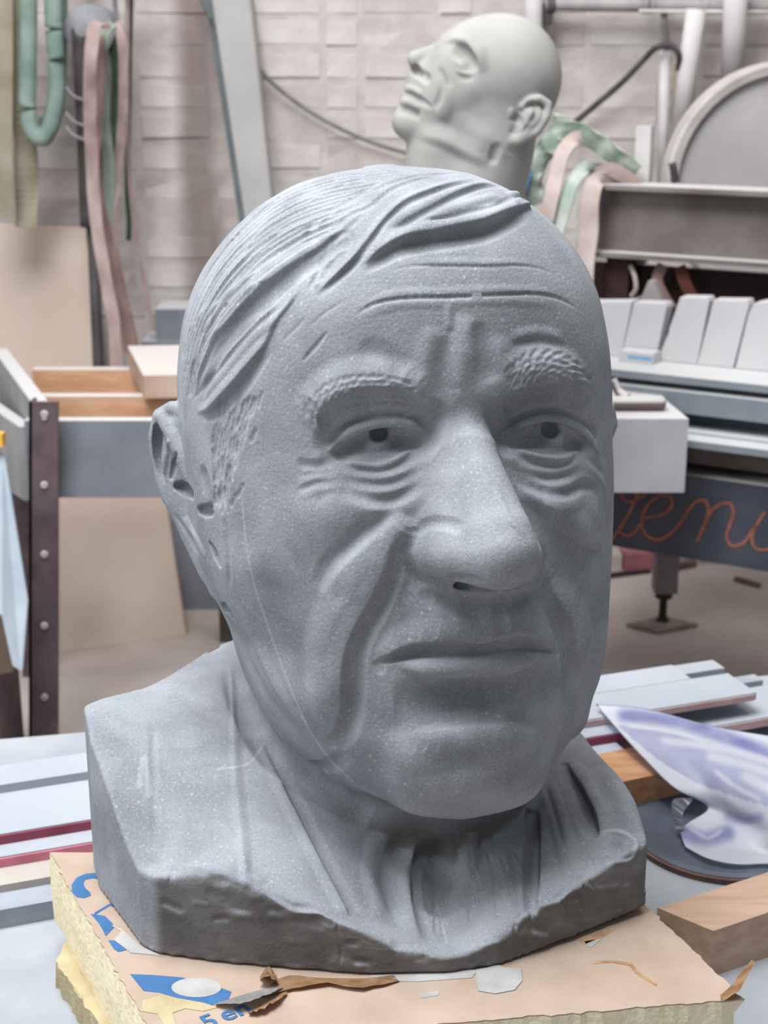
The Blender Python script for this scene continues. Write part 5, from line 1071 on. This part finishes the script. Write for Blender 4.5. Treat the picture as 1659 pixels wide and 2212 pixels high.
bm = bmesh.new(); lathe(bm, lx+np.array([0, 0, .008]), (0, 0, 1), [(0, .022), (.012, .018), (.02, .012), (tl[2]-.03, .012), (tl[2]-.028, .026), (tl[2], .026)], 16); from_bm('screw_foot', bm, M_blk2, bed)
pq = [on_z(a, c, .014) for a, c in ((1352, 1346), (1422, 1362), (1508, 1346), (1436, 1330))]; prism('foot_plate', pq, (0, 0, -.014), mat('rusty plate', rgb(156, 142, 134), rgb(130, 116, 108), .9, 20), bed, .001)
for s in (-.36, 1.5): box('leg', o_(0, .15, s), mv_*.06, kv*.06, (0, 0, zat(985, .15)), M_blk2, bed)
box('girder_post', o_(bz0, .30, -.12), mv_*.06, kv*.06, (0, 0, zat(560, .3)-bz0), M_drk, bed); box('girder_post', o_(bz0, .30, 1.2), mv_*.06, kv*.06, (0, 0, zat(560, .3)-bz0), M_drk, bed)
# I-girder
gr = thing('steel_girder', 'dusty steel I-girder lying across the saw bed, flanges white with powder', 'girder', mL+np.array([0, 0, .3])); go = .26; gz1, gz0 = zat(403, go), zat(562, go); gs = -.16
ob = lambda z, off: np.array([mL[0], mL[1], 0])+mv_*gs+kv*off+np.array([0, 0, z])
box('top_flange', ob(gz1-.012, go), mv_*1.6, kv*.12, (0, 0, .012), M_web, gr, .002); box('bottom_flange', ob(gz0, go), mv_*1.6, kv*.12, (0, 0, .012), M_web, gr, .002)
box('web', ob(gz0+.012, go+.052), mv_*1.6, kv*.012, (0, 0, gz1-gz0-.024), M_web, gr, 0)
# slings over the girder
M_mint = mat('mint webbing', rgb(192, 195, 190), rgb(150, 166, 155), .9, 16, .3, 150); M_cr = mat('cream webbing', rgb(194, 182, 176), rgb(174, 158, 152), .9, 12, .3, 150); M_g3 = mat('green white webbing', rgb(150, 160, 148), rgb(98, 120, 104), .9, 22, .3, 120, dust=rgb(182, 188, 180), dust_lo=.4)
GS2 = 'slings thrown over the girder'
def s2(lab, L, w, m, tw=0, th=.005): tag(strap('sling', [mp(a, c, o) for a, c, o in L], w*.00115, th, m, None, face=-kv, twist=tw), lab, 'sling', GS2)
s2('pinkish cream sling hanging down over the girder front', [(1352, 396, .36), (1310, 390, .30), (1284, 398, .245), (1276, 430, .235), (1274, 500, .235), (1266, 560, .23), (1262, 625, .22), (1258, 660, .22)], 40, M_cr)
s2('mint striped sling hanging by the grey hair', [(1300, 368, .34), (1262, 366, .28), (1238, 392, .24), (1222, 436, .22), (1206, 490, .21), (1194, 540, .20)], 32, M_mint)
s2('pale sling fold in front of the green one', [(1280, 300, .33), (1240, 302, .28), (1216, 330, .24), (1202, 380, .22), (1188, 440, .20), (1176, 500, .20)], 34, M_cr)
s2('wide green sling arching from the pale head to the white post', [(1186, 330, .26), (1200, 290, .27), (1230, 282, .29), (1280, 302, .31), (1330, 338, .32), (1376, 372, .34)], 40, M_g3, .2, .008)
s2('folded green sling bundle beside the pale head', [(1196, 268, .36), (1220, 276, .34), (1190, 310, .30), (1160, 350, .28), (1150, 400, .28), (1162, 440, .28)], 46, M_g3, .3, .012)
s2('pink sling flap lying on the girder beside the cream one', [(1290, 376, .30), (1316, 366, .30), (1346, 378, .31), (1376, 400, .33)], 30, M_pk)
s2('blue sling tag hanging beside the pale head', [(1140, 366, .25), (1134, 390, .25), (1126, 414, .25)], 22, mat('blue webbing', rgb(74, 132, 186), rgb(60, 112, 168), .8, 20))
p = mp(1368, 400, .385); q = mp(1402, 272, .385); zf = zat(575, .36)+.001
tag(box('white_post', np.array([p[0], p[1], zf]), mv_*.040, kv*.026, (0, 0, q[2]-zf), M_wp, None, .003), 'square white post standing behind the girder', 'post')
# dark clutter between girder and slabs
for lab, L, w, m in (('brown sling hanging under the girder', [(1432, 572, .30), (1420, 600, .30), (1434, 640, .29), (1452, 668, .28)], 24, M_pkd), ('pale narrow sling loop under the girder', [(1362, 574, .30), (1372, 600, .29), (1374, 622, .29), (1364, 640, .30)], 9, M_cr),
                     ('rusty red sling under the girder', [(1468, 576, .31), (1480, 610, .30), (1500, 650, .30)], 26, mat('rust red webbing', rgb(108, 62, 54), rgb(84, 48, 44), .9, 12)), ('dark brown sling slanting under the girder', [(1400, 640, .30), (1370, 650, .3), (1330, 655, .3)], 14, M_pkd)): s2(lab, L, w, m)
tag(prism('grey_offcut', [mp(1378, 660, .2), mp(1400, 606, .2), mp(1410, 606, .2), mp(1432, 660, .2), mp(1432, 745, .2), mp(1378, 745, .2)], kv*.03, M_gp, None, .002), 'pointed grey offcut standing behind the white slabs', 'stone')
# white marble slabs leaning on the ledge
M_mar = mat('white marble', rgb(204, 201, 202), rgb(190, 190, 196), .6, 5, .1, lo=.3, hi=.7)
SG = 'white marble slabs leaning in a row'
for lab, L in (('white marble slab partly behind the face, left end of the row', [(1262, 652), (1366, 651), (1342, 768), (1336, 806), (1256, 806)]), ('white marble slab leaning close to the left end one, blue label below', [(1369, 653), (1436, 655), (1440, 664), (1414, 806), (1340, 806)]),
               ('white marble slab after the gap, jutting at its left edge', [(1469, 642), (1528, 643), (1532, 652), (1504, 806), (1418, 800), (1446, 714), (1443, 716)]), ('white marble slab with squared top, second from the right edge', [(1541, 648), (1614, 649), (1618, 660), (1582, 816), (1504, 810)]),
               ('white marble slab cut by the right edge of the picture', [(1628, 656), (1646, 652), (1720, 652), (1682, 820), (1586, 818), (1616, 680)])):
    off = .10; P = [mp(a, c, off) for a, c in L]; zz = zat(806, -.05)+.0005
    for p_ in P:
        if p_[2] < zz+.03 and p_[2] < np.mean([w_[2] for w_ in P])-.02: p_[2] = zz
    tag(prism('marble_slab', P, kv*.05, M_mar, None, .0025, 2), lab, 'slab', SG)
P0, P1 = mp(1336, 797, .045), mp(1414, 765, .045); pk_ = thing('label_box', 'small white carton with a blue label before the marble slabs', 'box', P0*np.array([1, 1, 0])+np.array([0, 0, zat(806, -.05)]))
zz = zat(806, -.05); zz += .0008; box('carton', np.array([P0[0], P0[1], zz]), mv_*.085, kv*.05, (0, 0, P1[2]-zz), M_mar, pk_, .002); box('blue_label', np.array([P0[0], P0[1], zz+.008])+mv_*.022-kv*.0006, mv_*.06, kv*.0006, (0, 0, P1[2]-zz-.016), mat('sky blue label', rgb(130, 170, 206), rgb(106, 146, 188), .7, 30), pk_, 0)
# stone beam lying across the bed, with a mallet
zb0, zb1 = None, None
f0, f1 = on_y(1300, 1064, 3.08), on_y(1478, 1064, 3.08); ztop = float(on_y(1478, 905, 3.08)[2])
sb = box('stone_beam', np.array([f0[0]-.06, 3.08, f0[2]]), (f1[0]-f0[0]+.06, 0, 0), (-.03, .36, 0), (0, 0, ztop-f0[2]), mat('lilac grey stone', rgb(176, 174, 180), rgb(162, 160, 168), .75, 5, .2, 60, dust=rgb(196, 194, 196)), None, .003, 2); tag(sb, 'pale squared stone beam laid across the saw bed beside the face', 'stone')
M_mal = mat('dusty mallet wood', rgb(124, 110, 106), rgb(96, 84, 82), .85, 12, .2, dust=rgb(196, 192, 190), dust_lo=.15)
ml = thing('mallet', 'dusty wooden mallet lying on the pale stone beam', 'mallet', on_y(1385, 902, 3.16)); mz = ztop+.0165
def at(px, py, Y, z): p = on_y(px, py, Y); return np.array([p[0], Y, z])
bm = bmesh.new(); a_ = at(1300, 890, 3.16, mz); lathe(bm, a_, (1, 0, 0), [(0, .012), (.004, .0155), (.06, .0165), (float(on_y(1436, 890, 3.16)[0])-a_[0]-.008, .0165), (float(on_y(1436, 890, 3.16)[0])-a_[0], .011)], 20); from_bm('mallet_head', bm, M_mal, ml, smooth=True)
tube('handle', [at(1352, 880, 3.17, mz+.008), at(1335, 862, 3.18, mz+.022), at(1322, 846, 3.19, mz+.045)], .011, M_mal, ml, 12, scale=[1.3, .8, .9])
# things on the far floor
M_pinkp = mat('pink painted wood', rgb(176, 116, 122), rgb(150, 96, 102), .8, 10)
q = [on_z(a, c, .004) for a, c in ((1290, 1252), (1408, 1236), (1402, 1226), (1290, 1240))]; tag(prism('dark_sheet', q, (0, 0, -.003), M_blk2, None, 0), 'thin dark sheet edge on the far floor under the beam', 'sheet')
q = on_z(1352, 1236, 0); tag(box('pink_block', (q[0], q[1], 0), (.10, .02, 0), (-.02, .12, 0), (0, 0, .06), M_pinkp, None, .003), 'pink painted block on the floor beyond the machine leg', 'block')
q = on_z(1300, 1232, 0); tag(box('pale_block', (q[0], q[1], 0), (.065, .0, 0), (0, .10, 0), (0, 0, .05), M_cr, None, .003), 'pale block on the floor beside the pink one', 'block')
tag(prism('iron_bracket', [on_z(a, c, 0) for a, c in ((1462, 1234), (1504, 1226), (1488, 1200), (1480, 1203), (1492, 1220), (1462, 1227))], (0, 0, .02), mat('rusty bracket', rgb(116, 98, 86), rgb(94, 78, 70), .85, 16), None, .001), 'bent rusty bracket on the floor right of the machine leg', 'bracket')
tag(prism('iron_bar', [on_z(a, c, 0) for a, c in ((1584, 1256), (1640, 1272), (1644, 1267), (1590, 1251))], (0, 0, .012), MATS['rusty bracket'], None, .001), 'short rusty bar lying on the floor at the right', 'bar')
